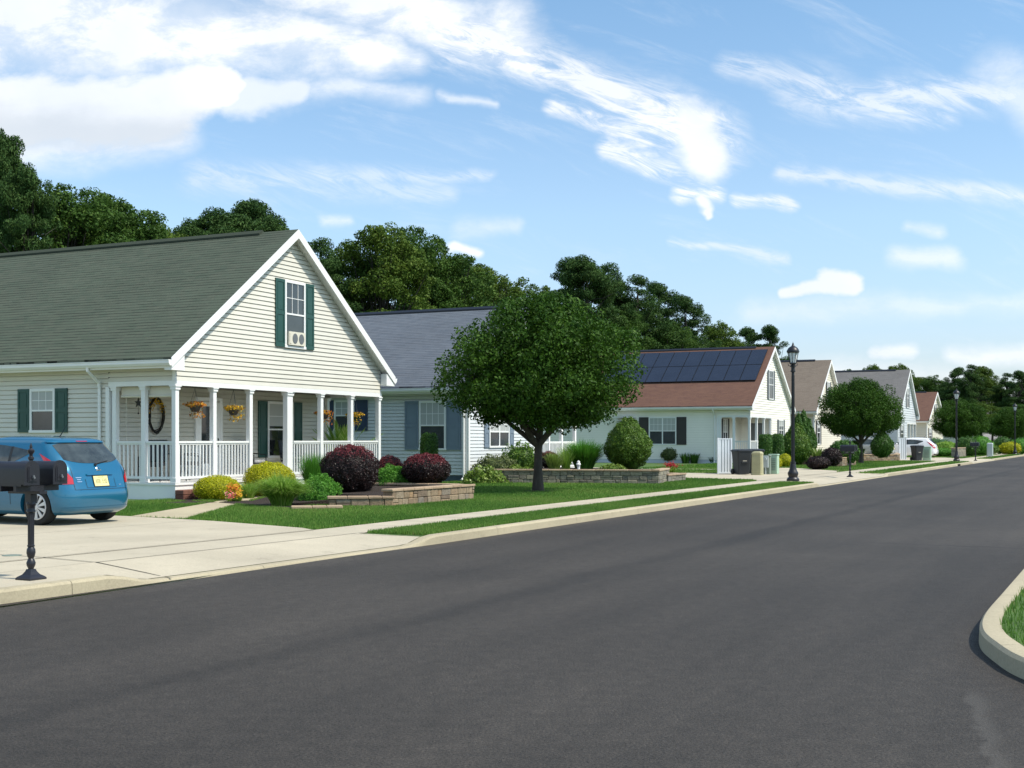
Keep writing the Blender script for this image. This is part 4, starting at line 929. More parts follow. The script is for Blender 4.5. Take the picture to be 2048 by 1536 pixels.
# palm in a pot
rt=empty('potted_palm',W2(P1,A1,8.75,.95,.53),0,'potted palm with fan leaves reaching over the right end of the porch railing','potted plant')
mb=MB(); mb.lathe((0,0,0),[(.14,0),(.20,.3),(.21,.34),(.19,.34)],14); mb.build('pot',M['bark'],rt,True)
rng=np.random.default_rng(5); Vs=[];Qs=[];b=0;As=[]
for k in range(15):
    th=rng.uniform(0,6.28); el=rng.uniform(.9,1.45) if k<12 else .8; L=rng.uniform(1.2,1.55); d0=np.array([math.cos(th)*math.cos(el),math.sin(th)*math.cos(el),math.sin(el)])
    if k==0: d0=np.array([.62,.40,.62]); L=1.75
    if k==1: d0=np.array([-.5,-.1,.8]); L=1.5
    sd_=np.cross(d0,[0,0,1.]); sd_/=np.linalg.norm(sd_)+1e-9
    for j in range(26):
        t=.3+.7*j/25; p=np.array([0,0,.3])+d0*L*t+np.array([0,0,-.22])*t**3
        for sgn in (-1,1):
            tip=p+sd_*sgn*.27*(1.15-t)+d0*.20+np.array([0,0,-.03]); ww=d0*.03
            Vs+=[p-ww,p+ww,tip+ww*.2,tip-ww*.2]; Qs.append([b,b+1,b+2,b+3]); b+=4; As.append(rng.uniform(.2,1))
    stem0=np.array([0,0,.3]); p=stem0+d0*L*.95+np.array([0,0,-.19]); w0=sd_*.008; Vs+=[stem0-w0,stem0+w0,p+w0*.3,p-w0*.3]; Qs.append([b,b+1,b+2,b+3]); b+=4; As.append(.4)
np_mesh('fronds',np.array(Vs),np.array(Qs),M['reed'],rt,var=As)
# ---------------------------------------------------------------- garden walls and plants
def block_wall(name,label,pts,z0,z1,matn,seed,depth=.24,capm='cap',group=None,closed=False,origin=None):
    """pts: face line on the ground (world xy); blocks lie to the left of the direction of travel"""
    rt=empty(name,(pts[0][0],pts[0][1],z0),0,label,'garden wall',group); r=random.Random(seed); o=Vector((pts[0][0],pts[0][1],0))
    mb=MB(); cp=MB(); H=z1-z0-.06; rows=max(1,round(H/.15)); rh=H/rows
    P=[Vector((p[0],p[1],0))-o for p in pts]
    for i in range(len(P)-1):
        d=(P[i+1]-P[i]); L=d.length; d.normalize(); nn=Vector((-d.y,d.x,0))
        T=lambda a,b,c,p=P[i],d=d,nn=nn:(p.x+d.x*a+nn.x*b,p.y+d.y*a+nn.y*b,c)
        mb.T=T; cp.T=T
        for row in range(rows):
            a=-r.uniform(0,.2) if row%2 else 0
            while a<L-.01:
                l=r.choice([.16,.24,.32,.4]); a1=min(L,a+l); a0=max(0,a)
                if L-a1<.06: a1=L
                if a1>a0+.02:
                    pr=r.uniform(0,.018); zb=row*rh+.002; zt=(row+1)*rh-.002
                    if r.random()<.25 and rh>.12: zm=(zb+zt)/2; mb.bev(a0+.004,a1-.004,-pr,depth,zb,zm-.003,.012,0,r.random()); mb.bev(a0+.004,a1-.004,-pr-.006,depth,zm+.003,zt,.012,0,r.random())
                    else: mb.bev(a0+.004,a1-.004,-pr,depth,zb,zt,.014,0,r.random())
                a=a1
        a=0
        while a<L-.01:
            l=r.choice([.3,.4,.45]); a1=min(L,a+l); a1=L if L-a1<.1 else a1; cp.bev(a+.003-(.03 if a==0 else 0),a1-.003+(.03 if a1==L else 0),-.035,depth+.03,H+.001,H+.06,.010,0,r.random()); a=a1
    mb.build('blocks',M[matn],rt); cp.build('cap_stones',M[capm],rt); return rt
def bed(label,pts,z):
    mb=MB(); c=Vector((sum(p[0] for p in pts)/len(pts),sum(p[1] for p in pts)/len(pts),0)); lo=[(p[0],p[1],.05) for p in pts]; hi=[(p[0],p[1],z if not isinstance(z,(list,tuple)) else z[i_]) for i_,p in enumerate(pts)]
    mb.loft([lo,hi]); NOGRASS.append([(p[0],p[1]) for p in pts]); return tag(mb.build('mulch_bed',M['mulch']),kind='structure')
g='stepped block walls of the front gardens'
# first garden (front of the green-roofed house)
q0=SP(4.2,5.6);q1=SP(5.0,5.25);q2=SP(6.5,4.9);q3=SP(9.75,4.75);q4=SP(9.9,8.3)
block_wall('garden_wall','lowest single-course kerb-like step at the left end of the first garden wall',[G(585,1020,.13),G(683,1019,.13)],.12,.21,'stone',1,group=g)
block_wall('garden_wall','low middle step of the first garden wall, under the big dark red bush',[G(657,1014,.13),G(786,1013,.13)],.12,.36,'stone',2,group=g)
hi_=[G(784,1013,.13),G(937,1000,.13)]
d_=Vector(hi_[1])-Vector(hi_[0])
cr=(hi_[1][0]+.12,hi_[1][1]+.25); bk=SP(9.95,8.4)
block_wall('garden_wall','highest step of the first garden wall, brown blocks below the right-hand dark red bush',[hi_[0][:2],hi_[1][:2],cr,bk[:2]],.12,.51,'stone',3,group=g)
bed('',[G(660,1011,.13),G(784,1008,.13),SP(7.4,8.6),SP(6.4,8.8),SP(5.4,7.4)],[.25,.30,.31,.15,.145])
bed('',[G(655,1016,.13),G(585,1018,.13),SP(6.0,9.3),SP(7.,9.3)],.15)
bed('',[(hi_[0][0]+.05,hi_[0][1]+.2),(hi_[1][0]-.05,hi_[1][1]+.25),SP(9.8,8.4),SP(9.8,10.4),SP(9.0,10.4),SP(7.3,7.6)],[.36,.44,.44,.44,.40,.33])
bed('',[SP(6.2,10.4),SP(8.6,10.2),SP(9.,11.1),SP(6.4,11.2)],.146)
bed('',[SP(5.2,9.6),SP(6.1,9.4),SP(6.3,10.4),SP(5.2,10.5)],.142)
# second garden (front of the blue-grey house)
A_=SP(20.3,9.3);B_=SP(21.1,6.7);C_=G(1318,968,.13);D_=G(1336,965.5,.13);E_=G(1340,965,.13)
P_a=[SP(20.2,9.6)[:2],G(1120,967,.13)[:2],G(1318,968.5,.13)[:2],G(1338,963,.13)[:2]]
block_wall('garden_wall','long grey block wall behind the round tree carrying the egg-shaped shrub',P_a,.12,.60,'stonegrey',4,group=g)
block_wall('garden_wall','short low step at the right end of the long grey block wall',[G(1336,964.5,.13)[:2],G(1371,961,.13)[:2],SP(25.9,5.4)[:2]],.12,.40,'stonegrey',5,group=g)
bed('',[SP(20.4,9.5),(P_a[1][0],P_a[1][1]+.2),(P_a[2][0]-.1,P_a[2][1]+.2),(P_a[3][0]-.1,P_a[3][1]+.1),SP(25,6.5),SP(26,10),SP(20.6,10)],.54)
# third garden walls by the second round tree
block_wall('garden_wall','low wall with warm brown blocks left of the second round tree, behind the second mailbox',[G(1640,931,.13)[:2],G(1674,934,.13)[:2],G(1712,931,.13)[:2],SP(56.5,9)[:2]],.12,.62,'stone',6,.3,group=g)
bed('',[G(1640,930,.13),G(1674,933,.13),G(1708,930,.13),SP(56,10),SP(50,10)],.4)
block_wall('garden_wall','low wall right of the second round tree, in front of the silver car',[G(1728,923,.13)[:2],G(1797,922,.13)[:2],G(1802,918,.13)[:2]],.12,.60,'stone',7,.3,group=g)
bed('',[G(1729,922,.13),G(1796,921,.13),G(1800,917,.13),G(1730,917,.13)],.5)
block_wall('garden_wall','far pale wall block right of the second street lamp',[G(1913,915,.13)[:2],G(1935,913,.13)[:2]],.12,.9,'stonegrey',8,.4,group=g)
block_wall('garden_wall','far reddish wall under the third round tree',[G(1935,911,.13)[:2],G(1962,909,.13)[:2]],.12,.9,'brick',9,.4,group=g)
PL='shrubs of the front gardens'
def pos(u,Y,z): return ((u-1024)/F*Y,Y,z)
shrub('golden_bush','low golden-yellow clipped bush beside the orange flowers, nearest the porch corner','bush',pos(435,29.9,.12),(.57,.52,.66),['gold'],11000,.035,rough=.03,group=PL,seed=1,shape='ell',low=-.05)
shrub('golden_bush','larger golden-yellow clipped bush in the porch entry, behind the fountain grass','bush',pos(539,31.8,.12),(.67,.6,.95),['gold'],14000,.038,rough=.03,group=PL,seed=2,low=-.05)
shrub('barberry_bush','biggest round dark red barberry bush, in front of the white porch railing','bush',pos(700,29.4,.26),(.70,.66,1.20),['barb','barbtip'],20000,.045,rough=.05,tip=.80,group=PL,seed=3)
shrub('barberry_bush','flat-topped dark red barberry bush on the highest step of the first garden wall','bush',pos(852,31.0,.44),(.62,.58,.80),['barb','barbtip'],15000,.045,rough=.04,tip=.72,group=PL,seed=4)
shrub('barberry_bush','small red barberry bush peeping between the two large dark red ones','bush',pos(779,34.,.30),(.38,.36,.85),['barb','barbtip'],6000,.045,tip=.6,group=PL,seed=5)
shrub('juniper_mound','bright green feathery juniper mound left of the biggest dark red bush','bush',pos(640,28.4,.12),(.52,.50,.66),['juniper'],9000,.06,shape='mound',rough=.09,group=PL,seed=6,asp=.3,jit=.9,shell=.3,core=.8)
shrub('juniper_mound','bright green feathery juniper mound between the two large dark red bushes','bush',pos(786,31.2,.44),(.46,.42,.50),['juniper'],7000,.06,shape='mound',rough=.09,group=PL,seed=7,asp=.3,jit=.9,shell=.3,core=.8)
clump('fountain_grass','wide tuft of arching fountain grass at the end of the front walk','ornamental grass',pos(563,27.0,.12),.66,.74,3200,'reed',.014,1.35,8,PL,br=.3)
clump('upright_grass','upright green grass tuft against the porch railing behind the biggest dark red bush','ornamental grass',pos(628,32.6,.12),.40,1.05,1400,'juniper',.014,.35,9,PL,br=.4)
clump('upright_grass','short green tuft behind the orange flowers','ornamental grass',pos(497,30.6,.12),.30,.42,700,'reed',.012,.5,10,PL,br=.4)
shrub('clipped_topiary','narrow square-topped green topiary in front of the blue-grey house window','bush',pos(858,37.0,.14),(.27,.27,1.62),['box'],7000,.06,shape='cyl',rough=.02,group=PL,seed=11)
def flowers(label,base,cols,seed,r=.16,h=.22,n=160):
    rt=empty('flower_clump',base,0,label,'flowers'); rng=np.random.default_rng(seed); P=rng.normal(0,r*.6,(n,3)); P[:,2]=h+rng.normal(0,.05,n); V,Q=leafquads(P,np.tile([0,-.5,1.],(n,1)),.06,rng,.8,.5)
    np_mesh('petals',V,Q,M[cols],rt,var=rng.random(n)); clump('leaves','','',(0,0,0),r*1.2,h*.9,160,'reed',.02,.4,seed,parent=rt,br=.6)
flowers('small clump of bright orange flowers between the two golden bushes',pos(466,29.2,.13),'orange',1,h=.30)
flowers('small clump of pink flowers below the orange ones',pos(462,28.9,.13),'pinkfl',2,.10,.14,80)
flowers('small clump of yellow flowers right of the pink ones',pos(477,28.9,.13),'yellowfl',3,.09,.15,80)
# plants at the blue-grey house
shrub('hosta_clump','pale broad-leaved plants at the foot of the blue-grey house corner','plants',pos(968,41.0,.12),(.75,.5,.55),['hosta'],1500,.15,shape='mound',rough=.15,group=PL,seed=12,jit=.8,shell=.5,core=.7)
shrub('hosta_clump','pale broad-leaved plants left of the round tree trunk','plants',pos(1035,42.3,.12),(.8,.5,.55),['hosta'],1500,.15,shape='mound',rough=.15,group=PL,seed=13,jit=.8,shell=.5,core=.7)
shrub('loose_shrub','loose olive-green shrub under the double window of the blue-grey house','bush',pos(990,42.6,.12),(.75,.45,.95),['olive'],3000,.09,rough=.12,group=PL,seed=14,shell=.4,core=.75)
shrub('loose_shrub','taller green shrub between the double window and the round tree trunk','bush',pos(1042,44.2,.12),(.75,.5,1.35),['egg'],3600,.09,rough=.12,group=PL,seed=15,shell=.4,core=.75)
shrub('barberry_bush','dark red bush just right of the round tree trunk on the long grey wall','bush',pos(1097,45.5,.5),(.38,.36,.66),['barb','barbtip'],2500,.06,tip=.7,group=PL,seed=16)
clump('yellow_lilies','yellow-green day lily tuft on the long grey wall beside the tree trunk','plants',pos(1108,42.6,.52),.35,.62,500,'hosta',.025,.5,17,PL,br=.5)
clump('fountain_grass','big arching green grass on the long grey wall left of the egg-shaped shrub','ornamental grass',pos(1168,44.0,.50),.85,1.05,2600,'juniper',.018,.8,18,PL,br=.35)
clump('upright_grass','thin yellowish grass tuft on the long grey wall in front of the white railing','ornamental grass',pos(1132,43.4,.50),.35,.8,350,'reed',.018,.4,19,PL,br=.4)
shrub('egg_shaped_shrub','large egg-shaped clipped evergreen on the long grey wall','bush',pos(1257,43.6,.52),(.82,.80,1.84),['egg'],22000,.065,shape='egg',rough=.05,group=PL,seed=20)
mb=MB(); mb.lathe((0,0,0),[(.05,0),(.06,.03),(.05,.06),(.06,.16),(.085,.2),(.05,.26),(.055,.30),(.01,.33)],10); o=mb.build('garden_statue',M['white'],None,True); o.location=pos(1157,42.0,.54); tag(o,'small white garden figure on the long grey wall in front of the arching grass','statue')
shrub('hosta_clump','low yellow-green plant at the foot of the egg-shaped shrub','plants',pos(1225,42.4,.52),(.5,.25,.22),['hosta'],500,.09,shape='mound',group=PL,seed=21,core=.7)
flowers('dark red flower clump on the low right step of the long grey wall',pos(1342,44.6,.38),'redfl',5,.22,.28,220)
shrub('loose_shrub','round grey-green shrub under the double window of the solar roof house','bush',pos(1343,76.5,.12),(.68,.6,1.05),['olive'],3000,.10,rough=.06,group=PL,seed=22)
for i,(u,l) in enumerate(((1371,'blue-green iris leaves right of the round grey-green shrub'),(1389,'blue-green iris leaves midway along the solar roof house wall'),(1426,'small green tuft at the downspout of the solar roof house'))):
    clump('iris_leaves',l,'plants',pos(u,75.2,.12),.34,.62 if i<2 else .4,160,'box',.05,.3,30+i,PL,br=.6)
# hedge by the solar house
shrub('clipped_topiary','left of two dark clipped drum hedges by the solar roof house porch','hedge',pos(1531,66.,.12),(.36,.36,1.72),['box'],5000,.09,shape='cyl',rough=.02,group=PL,seed=23)
shrub('clipped_topiary','right of two dark clipped drum hedges by the solar roof house porch','hedge',pos(1555,67.5,.12),(.36,.36,1.74),['box'],5000,.09,shape='cyl',rough=.02,group=PL,seed=24)
shrub('golden_bush','left small yellow-green ball bush behind the green utility boxes','bush',pos(1550,62.,.12),(.36,.36,.6),['gold'],3000,.06,rough=.02,group=PL,seed=25)
shrub('golden_bush','right small yellow-green ball bush next to the first lamp post','bush',pos(1570,64.5,.12),(.36,.36,.72),['gold'],3000,.06,rough=.02,group=PL,seed=26)
shrub('egg_shaped_shrub','broad cone-shaped evergreen behind the first lamp post','bush',pos(1591,69.,.12),(.85,.8,2.35),['egg'],9000,.10,shape='cone',rough=.06,group=PL,seed=27)
for i,(u,h_) in enumerate(((1597,3.2),(1607,3.4),(1617,2.9))):
    shrub('arborvitae',('left','middle','right')[i]+' of three tall dark conifers between the solar roof house and the tan house','conifer',pos(u,84.+i,.12),(.55,.55,h_),['box'],5000,.13,shape='cone',rough=.06,group=PL,seed=28+i)
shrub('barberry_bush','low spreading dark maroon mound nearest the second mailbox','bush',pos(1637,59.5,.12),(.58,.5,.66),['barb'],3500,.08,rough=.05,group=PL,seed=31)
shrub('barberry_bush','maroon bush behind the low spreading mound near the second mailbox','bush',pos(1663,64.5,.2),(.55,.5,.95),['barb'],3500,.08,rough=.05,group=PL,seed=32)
shrub('juniper_mound','round grey-green bush behind the second mailbox','bush',pos(1688,67.5,.2),(.85,.7,1.35),['box'],5000,.10,rough=.05,group=PL,seed=33)
shrub('loose_shrub','yellow-green bush behind the second mailbox, left of the tree trunk','bush',pos(1708,76.,.2),(.6,.5,1.3),['egg'],3000,.11,rough=.08,group=PL,seed=34)
shrub('egg_shaped_shrub','dark oval evergreen on the low wall right of the second round tree trunk','bush',pos(1764,78.5,.4),(.72,.7,1.7),['box'],6000,.10,shape='egg',rough=.04,group=PL,seed=35)
clump('yellow_lilies','pale yellow-green tuft before the tan house window','plants',pos(1637,70.5,.2),.4,.9,200,'hosta',.05,.4,36,PL,br=.6)
FG='bushes of the far front gardens'
far=[(1893,108,1.1,1.25,'reed','bright green tuft bush left of the second street lamp'),(1883,103,.9,.75,'juniper','low green bush right of the far green utility box'),(1862,122,2.2,1.6,'box','long dark clipped hedge behind the white car'),
 (1905,114,.7,1.1,'gold','yellow-green bush just left of the second street lamp'),(1935,104,1.0,1.7,'box','dark bush right of the second street lamp'),(1958,110,1.2,1.8,'juniper','bright green bush over the third mailbox'),
 (1974,112,1.0,1.1,'egg','green bush left of the far white car'),(2005,122,1.0,1.7,'box','dark bush right of the far white car'),(2020,118,1.0,1.2,'gold','yellow-green bush left of the third street lamp'),(2040,122,1.2,1.5,'juniper','light green bush right of the third street lamp'),(2055,150,2.5,2.4,'box','dark hedge at the right edge of the picture')]
for i,(u,Y,r_,h_,m_,l) in enumerate(far): shrub('garden_bush',l,'bush',pos(u,Y,.12),(r_,r_,h_),[m_],2600,.14,rough=.06,group=FG,seed=50+i)
# ---------------------------------------------------------------- round street trees
st=street_tree(); TG='round clipped trees along the street'
tr=[(1076,34.7,1.015,.3,'large round-headed street tree on the lawn before the blue-grey house'),(1722,74.5,.94,2.1,'second round street tree, before the tan and pale grey houses'),
    (1920,111.,.93,4.0,'third round street tree, behind the second street lamp'),(2018,143.,.93,5.2,'fourth and farthest round street tree, behind the third street lamp')]
for i,(u,Y,s_,rz,l) in enumerate(tr):
    t_=st if i==0 else copy_tree(st); t_.location=pos(u,Y,.13); t_.rotation_euler=(0,0,rz); t_.scale=(s_,s_,s_); tag(t_,l,'tree',TG)
    mb=MB(); mb.lathe((0,0,0),[(.55,0),(.5,.02),(.25,.035)],18); o=mb.build('tree_mulch',M['mulch']); o.location=pos(u,Y,.126); tag(o,kind='structure')
# ---------------------------------------------------------------- woodland trees behind the houses
oaks=[oak(11,'oak'),oak(12,'oak2'),oak(13,'oak'),oak(14,'oak2')]; pines=[pine(21),pine(22),pine(23)]; sparse=[oak(15,'oak',15.,3.4,True)]
BG=[(-70,240,'p',3,'cut by the left picture edge'),(2,262,'p',0,'tallest tree, at the left picture edge'),(52,335,'p',-2,'beside the tallest tree'),(118,352,'o',0,'at far left, left of the broad crown'),(190,368,'o',2,'broad crown over the left part of the green roof'),
 (262,412,'o',0,'sloping down over the middle of the green roof'),(318,446,'o',3,''),(372,452,'p',4,'low in the dip over the green roof'),(440,420,'p',2,'left half of the clump over the green ridge'),(498,402,'p',4,'domed crown left of the gable peak'),(548,440,'p',0,'just left of the gable peak'),
 (648,474,'p',2,'just right of the gable peak'),(705,486,'o',3,''),(765,446,'o',0,'highest broad crown over the blue-grey roof'),(828,450,'o',3,'right half of the highest broad crown'),(890,476,'o',2,''),(945,522,'o',5,'sloping down to the thin tree'),(1008,500,'s',0,'thin open crown'),(1062,528,'s',3,'thin crown bending right'),
 (990,575,'o',8,'low behind the round street tree'),(1140,520,'p',4,'leftmost tall pine above the round tree'),(1172,515,'p',0,'twin of the tall pines above the round tree'),(1222,524,'p',3,'middle pine of the tall group'),(1272,548,'p',0,'right of the tall pine group'),(1320,566,'p',4,'over the solar roof left end'),(1372,592,'p',0,'end of the pine slope over the solar roof'),
 (1080,585,'o',10,'low crown above the round tree'),(1240,615,'o',0,'dark behind the solar roof left end'),(1340,640,'o',-3,'low over the solar roof'),(1440,642,'o',0,'over the right half of the solar roof'),(1498,655,'p',3,'left of the solar roof peak'),(1540,652,'p',0,'last pine beside the first lamp'),
 (1585,735,'o',0,'low behind the taupe roof'),(1690,736,'o',0,'hidden low crown left of the second round tree'),(1745,728,'o',6,'over the second round tree'),(1800,727,'o',0,'over the grey roof peak')]
FAR=[(1842,752,230,'o'),(1868,748,225,'o'),(1893,765,215,'p'),(1915,735,210,'p'),(1940,728,205,'p'),(1962,730,215,'o'),(1985,760,220,'o'),(2012,745,205,'p'),(2040,742,200,'p'),(2068,745,205,'o'),(2095,740,205,'p'),(1900,800,190,'o'),(1960,805,185,'o'),(2030,805,185,'o')]
kinds={'p':('pine_tree','dark pine','pine tree','pines rising behind the houses'),'o':('oak_tree','leafy green oak','tree','broadleaf trees rising behind the houses'),'s':('oak_tree','thin pale-green oak','tree','broadleaf trees rising behind the houses')}
used=set(); rg=random.Random(8)
def wood(u,v,Y,k,txt):
    z=EYE+(HZ-v)/F*Y; base=rg.choice({'p':pines,'o':oaks,'s':sparse}[k]) 
    t_=base if base.name not in used else copy_tree(base); used.add(base.name if t_==base else '')
    if t_==base: used.add(base.name)
    s_=(z-.1)/16.; w_=s_*(rg.uniform(.9,1.1) if k!='s' else .95); w_=max(w_,.82 if k!='s' else .7); w_=w_ if u not in (2,52) else .52
    t_.location=((u-1024)/F*Y,Y,0.1); t_.rotation_euler=(0,0,rg.uniform(0,6.28)); t_.scale=(w_,w_,s_)
    t_.name=kinds[k][0]; tag(t_,kinds[k][1]+' '+txt,kinds[k][2],kinds[k][3])
seq=0
ordn=['','second ','third ','fourth ','fifth ','sixth ','seventh ','eighth ','ninth ','tenth ','eleventh ','twelfth ','thirteenth ','fourteenth ']
lab2={318:'between the broad crown and the dip',705:'between the gable peak and the highest broad crown',890:'right shoulder of the highest broad crown'}
for u,v,k,e,l in BG:
    kk=(u-1024)/F; Y=(36+e+9.5)/(.451-.893*kk); wood(u,v,min(Y,260),k,'behind the houses, '+(l or lab2.get(u,'')))
for i,(u,v,Y,k) in enumerate(FAR): wood(u,v,Y,k,'of the far end of the street, '+(ordn[i]+'from the left' if i else 'leftmost'))
for b in oaks+pines+sparse:
    if b.name.split('.')[0] not in ('oak_tree','pine_tree'): pass
for b in oaks+pines+sparse:
    if 'label' not in b.keys():
        for c in [q for q in bpy.data.objects if q.parent==b]: bpy.data.objects.remove(c)
        bpy.data.objects.remove(b)
# ---------------------------------------------------------------- cars
def paint(name,col):
    m=mat(name,col,.28,metal=.35,coat=1.0,spec=.5); return m
M['bluepaint']=paint('blue_car_paint',(.009,.135,.255)); M['silverpaint']=paint('silver_car_paint',(.42,.43,.41)); M['whitepaint']=mat('white_car_paint',(.8,.8,.82),.25,coat=1)
M['carglass']=mat('car_glass',(.045,.055,.055),.05,spec=.8,noise=(2.3,.9)); M['redlens']=mat('red_lens',(.45,.012,.02),.12,coat=1); M['clearlens']=mat('clear_lens',(.8,.72,.70),.15,coat=1)  # car glass noise paints pale reflection patches into its colour
M['plate']=mat('license_plate',(.72,.66,.30),.5,noise=(20,.1)); M['blacktrim']=mat('black_trim',(.015,.015,.016),.5); M['plateink']=mat('plate_ink',(.06,.06,.05),.6)
# heights: (z, rear y, front y, half width, rear corner radius, rear bow)
SL=[(.17,.20,3.92,.74,.30,.03),(.24,.06,4.05,.81,.34,.05),(.36,.02,4.13,.838,.36,.06),(.48,.0,4.14,.845,.38,.07),(.60,.015,4.12,.847,.38,.07),(.68,.055,4.06,.846,.34,.06),(.78,.085,3.92,.842,.31,.06),
    (.88,.11,3.62,.832,.30,.06),(.95,.14,3.25,.818,.29,.06),(1.02,.185,3.02,.80,.28,.06),(1.10,.25,2.90,.778,.27,.06),(1.20,.34,2.75,.748,.25,.06),(1.30,.44,2.60,.712,.23,.06),(1.38,.52,2.46,.680,.22,.05),(1.43,.56,2.36,.650,.21,.05),(1.47,.66,2.24,.60,.20,.04),(1.50,.95,2.08,.50,.20,.02),(1.518,1.3,1.9,.30,.15,.0)]
ZS=np.array([s[0] for s in SL]); PR=np.array([s[1:] for s in SL])
def prof(z):
    z=min(max(z,ZS[0]),ZS[-1]); i=int(min(max(np.searchsorted(ZS,z)-1,0),len(ZS)-2)); t=(z-ZS[i])/(ZS[i+1]-ZS[i])
    a=PR[max(i-1,0)];b=PR[i];c=PR[i+1];d=PR[min(i+2,len(ZS)-1)]
    q=b+.5*t*((c-a)+t*((2*a-5*b+4*c-d)+t*(3*(b-c)+d-a))); lo=np.minimum(b,c);hi=np.maximum(b,c)
    return np.clip(q,lo-.01,hi+.01)
def rear_pt(t,z,o=0.):
    yr,yf,w_,rc,bow=prof(z); s=1 if t>=0 else -1; a=abs(t); L=w_-rc
    if a<=L: return (s*a,yr+bow*(a/w_)**2-o,z)
    th=min((a-L)/rc,math.pi/2); y0=yr+bow*(L/w_)**2
    x=L+rc*math.sin(th); y=y0+rc*(1-math.cos(th))
    if a-L>rc*math.pi/2: y+=a-L-rc*math.pi/2
    return (s*(x+o*math.sin(th)),y-o*math.cos(th),z)
def side_pt(s,y,z,o=0.):
    w_=prof(z)[2]; return (s*(w_+o),y,z)
def patch(mb,fn,t0,t1,zlo,zhi,nt=10,nz=6,m=0,o=.004):
    vs=[]
    for i in range(nt+1):
        t=t0+(t1-t0)*i/nt; a,b=zlo(i/nt),zhi(i/nt)
        for j in range(nz+1): vs.append(fn(t,a+(b-a)*j/nz,o))
    k=nz+1; mb.add(vs,[(i*k+j,(i+1)*k+j,(i+1)*k+j+1,i*k+j+1) for i in range(nt) for j in range(nz)],m)
def make_car(loc,rz,label,pm,cat='car',sc=1.0,group=None):
    rt=empty('parked_car',(0,0,0),0,label,cat,group)
    zs=list(np.linspace(.17,.95,16))+list(np.linspace(.99,1.518,16)); rings=[]
    for z in zs:
        yr,yf,w_,rc,bow=prof(z); h=[]
        L=w_-rc
        for a in np.linspace(0,L,6): h.append((a,yr+bow*(a/w_)**2))
        y0=yr+bow*(L/w_)**2
        for th in np.linspace(0,math.pi/2,8)[1:]: h.append((L+rc*math.sin(th),y0+rc*(1-math.cos(th))))
        rf=min(.45,(yf-y0-rc)*.4); 
        for y in np.linspace(y0+rc,yf-rf,26)[1:]: h.append((w_-.03*max(0,(y-3.0)),y))
        xl=h[-1][0]
        for th in np.linspace(0,math.pi/2,7)[1:]: h.append((xl-rf+rf*math.cos(th),yf-rf+rf*math.sin(th)))
        for a in np.linspace(xl-rf,0,4)[1:]: h.append((a,yf+.0))
        ring=[(x,y,z) for x,y in h]+[(-x,y,z) for x,y in h[-2:0:-1]]; rings.append(ring)
    mb=MB(); mb.loft(rings); body=mb.build('body',M[pm],rt,True,60)
    # wheel arches cut out of the body
    for yw in (.72,3.32):
        for s in (-1,1):
            c=MB(); c.cyl((s*.56,yw,.31),(s*1.0,yw,.31),.355,.355,32); cu=c.build('cutter',M['blacktrim'])
            md=body.modifiers.new('b','BOOLEAN'); md.object=cu; md.operation='DIFFERENCE'; md.solver='EXACT'
            dg=bpy.context.evaluated_depsgraph_get(); dg.update(); nm=bpy.data.meshes.new_from_object(body.evaluated_get(dg)); body.modifiers.clear(); body.data=nm
            bpy.data.objects.remove(cu)
    body.data.set_sharp_from_angle(angle=R(45))
    for yw in (.72,3.32):
        for s in (-1,1):
            mb=MB(); X=lambda a:s*a
            pr=[(.62,.20),(.60,.28),(.62,.305),(.66,.312),(.77,.312),(.805,.30),(.815,.27),(.812,.225)]
            mb.loft([[(X(a),yw+r_*math.cos(6.2832*j/28),.312+r_*math.sin(6.2832*j/28)) for j in range(28)] for a,r_ in pr]); w_=mb.build('wheel',M['rubber'],rt,True)
            mb=MB(); mb.loft([[(X(a),yw+r_*math.cos(6.2832*j/28),.312+r_*math.sin(6.2832*j/28)) for j in range(28)] for a,r_ in ((.79,.222),(.822,.222),(.826,.205),(.806,.185),(.806,.02))])
            for k in range(10):
                a0=6.2832*(k+.5)/10
                vs=[]
                for aa in (.806,.826):
                    for r_,wd in ((.045,.012),(.20,.032)):
                        for q in (-1,1): vs.append((X(aa),yw+r_*math.cos(a0)-q*wd*math.sin(a0),.312+r_*math.sin(a0)+q*wd*math.cos(a0)))
                mb.add(vs,[(0,1,3,2),(4,5,7,6),(0,1,5,4),(2,3,7,6),(0,2,6,4),(1,3,7,5)])
            mb.cyl((X(.80),yw,.312),(X(.835),yw,.312),.055,.05,16); mb.build('wheel_cover',M['wheelsilver'],w_)
            mb=MB(); mb.loft([[(X(a),yw+.19*math.cos(6.2832*j/20),.312+.19*math.sin(6.2832*j/20)) for j in range(20)] for a in (.795,.8075)]); mb.build('brake_disc',M['blacktrim'],w_)
    c=lambda v:(lambda i:v)
    # rear glass
    mb=MB(); g=lambda t,z,o:rear_pt(t,z,o)
    patch(mb,g,-.62,.62,lambda i:1.045+.07*abs(2*i-1)**3,lambda i:1.40-.04*abs(2*i-1)**4,20,10,0,.005); mb.build('rear_window',M['carglass'],rt,True)
    mb=MB(); patch(mb,g,-.67,.67,lambda i:1.405,lambda i:1.435,20,2,0,.035); patch(mb,g,-.67,.67,lambda i:1.40,lambda i:1.405,20,1,0,.03); mb.build('spoiler',M[pm],rt,True)
    mb=MB(); patch(mb,g,-.13,.13,c(1.418),c(1.430),4,1,0,.04); mb.build('brake_light',M['redlens'],rt)
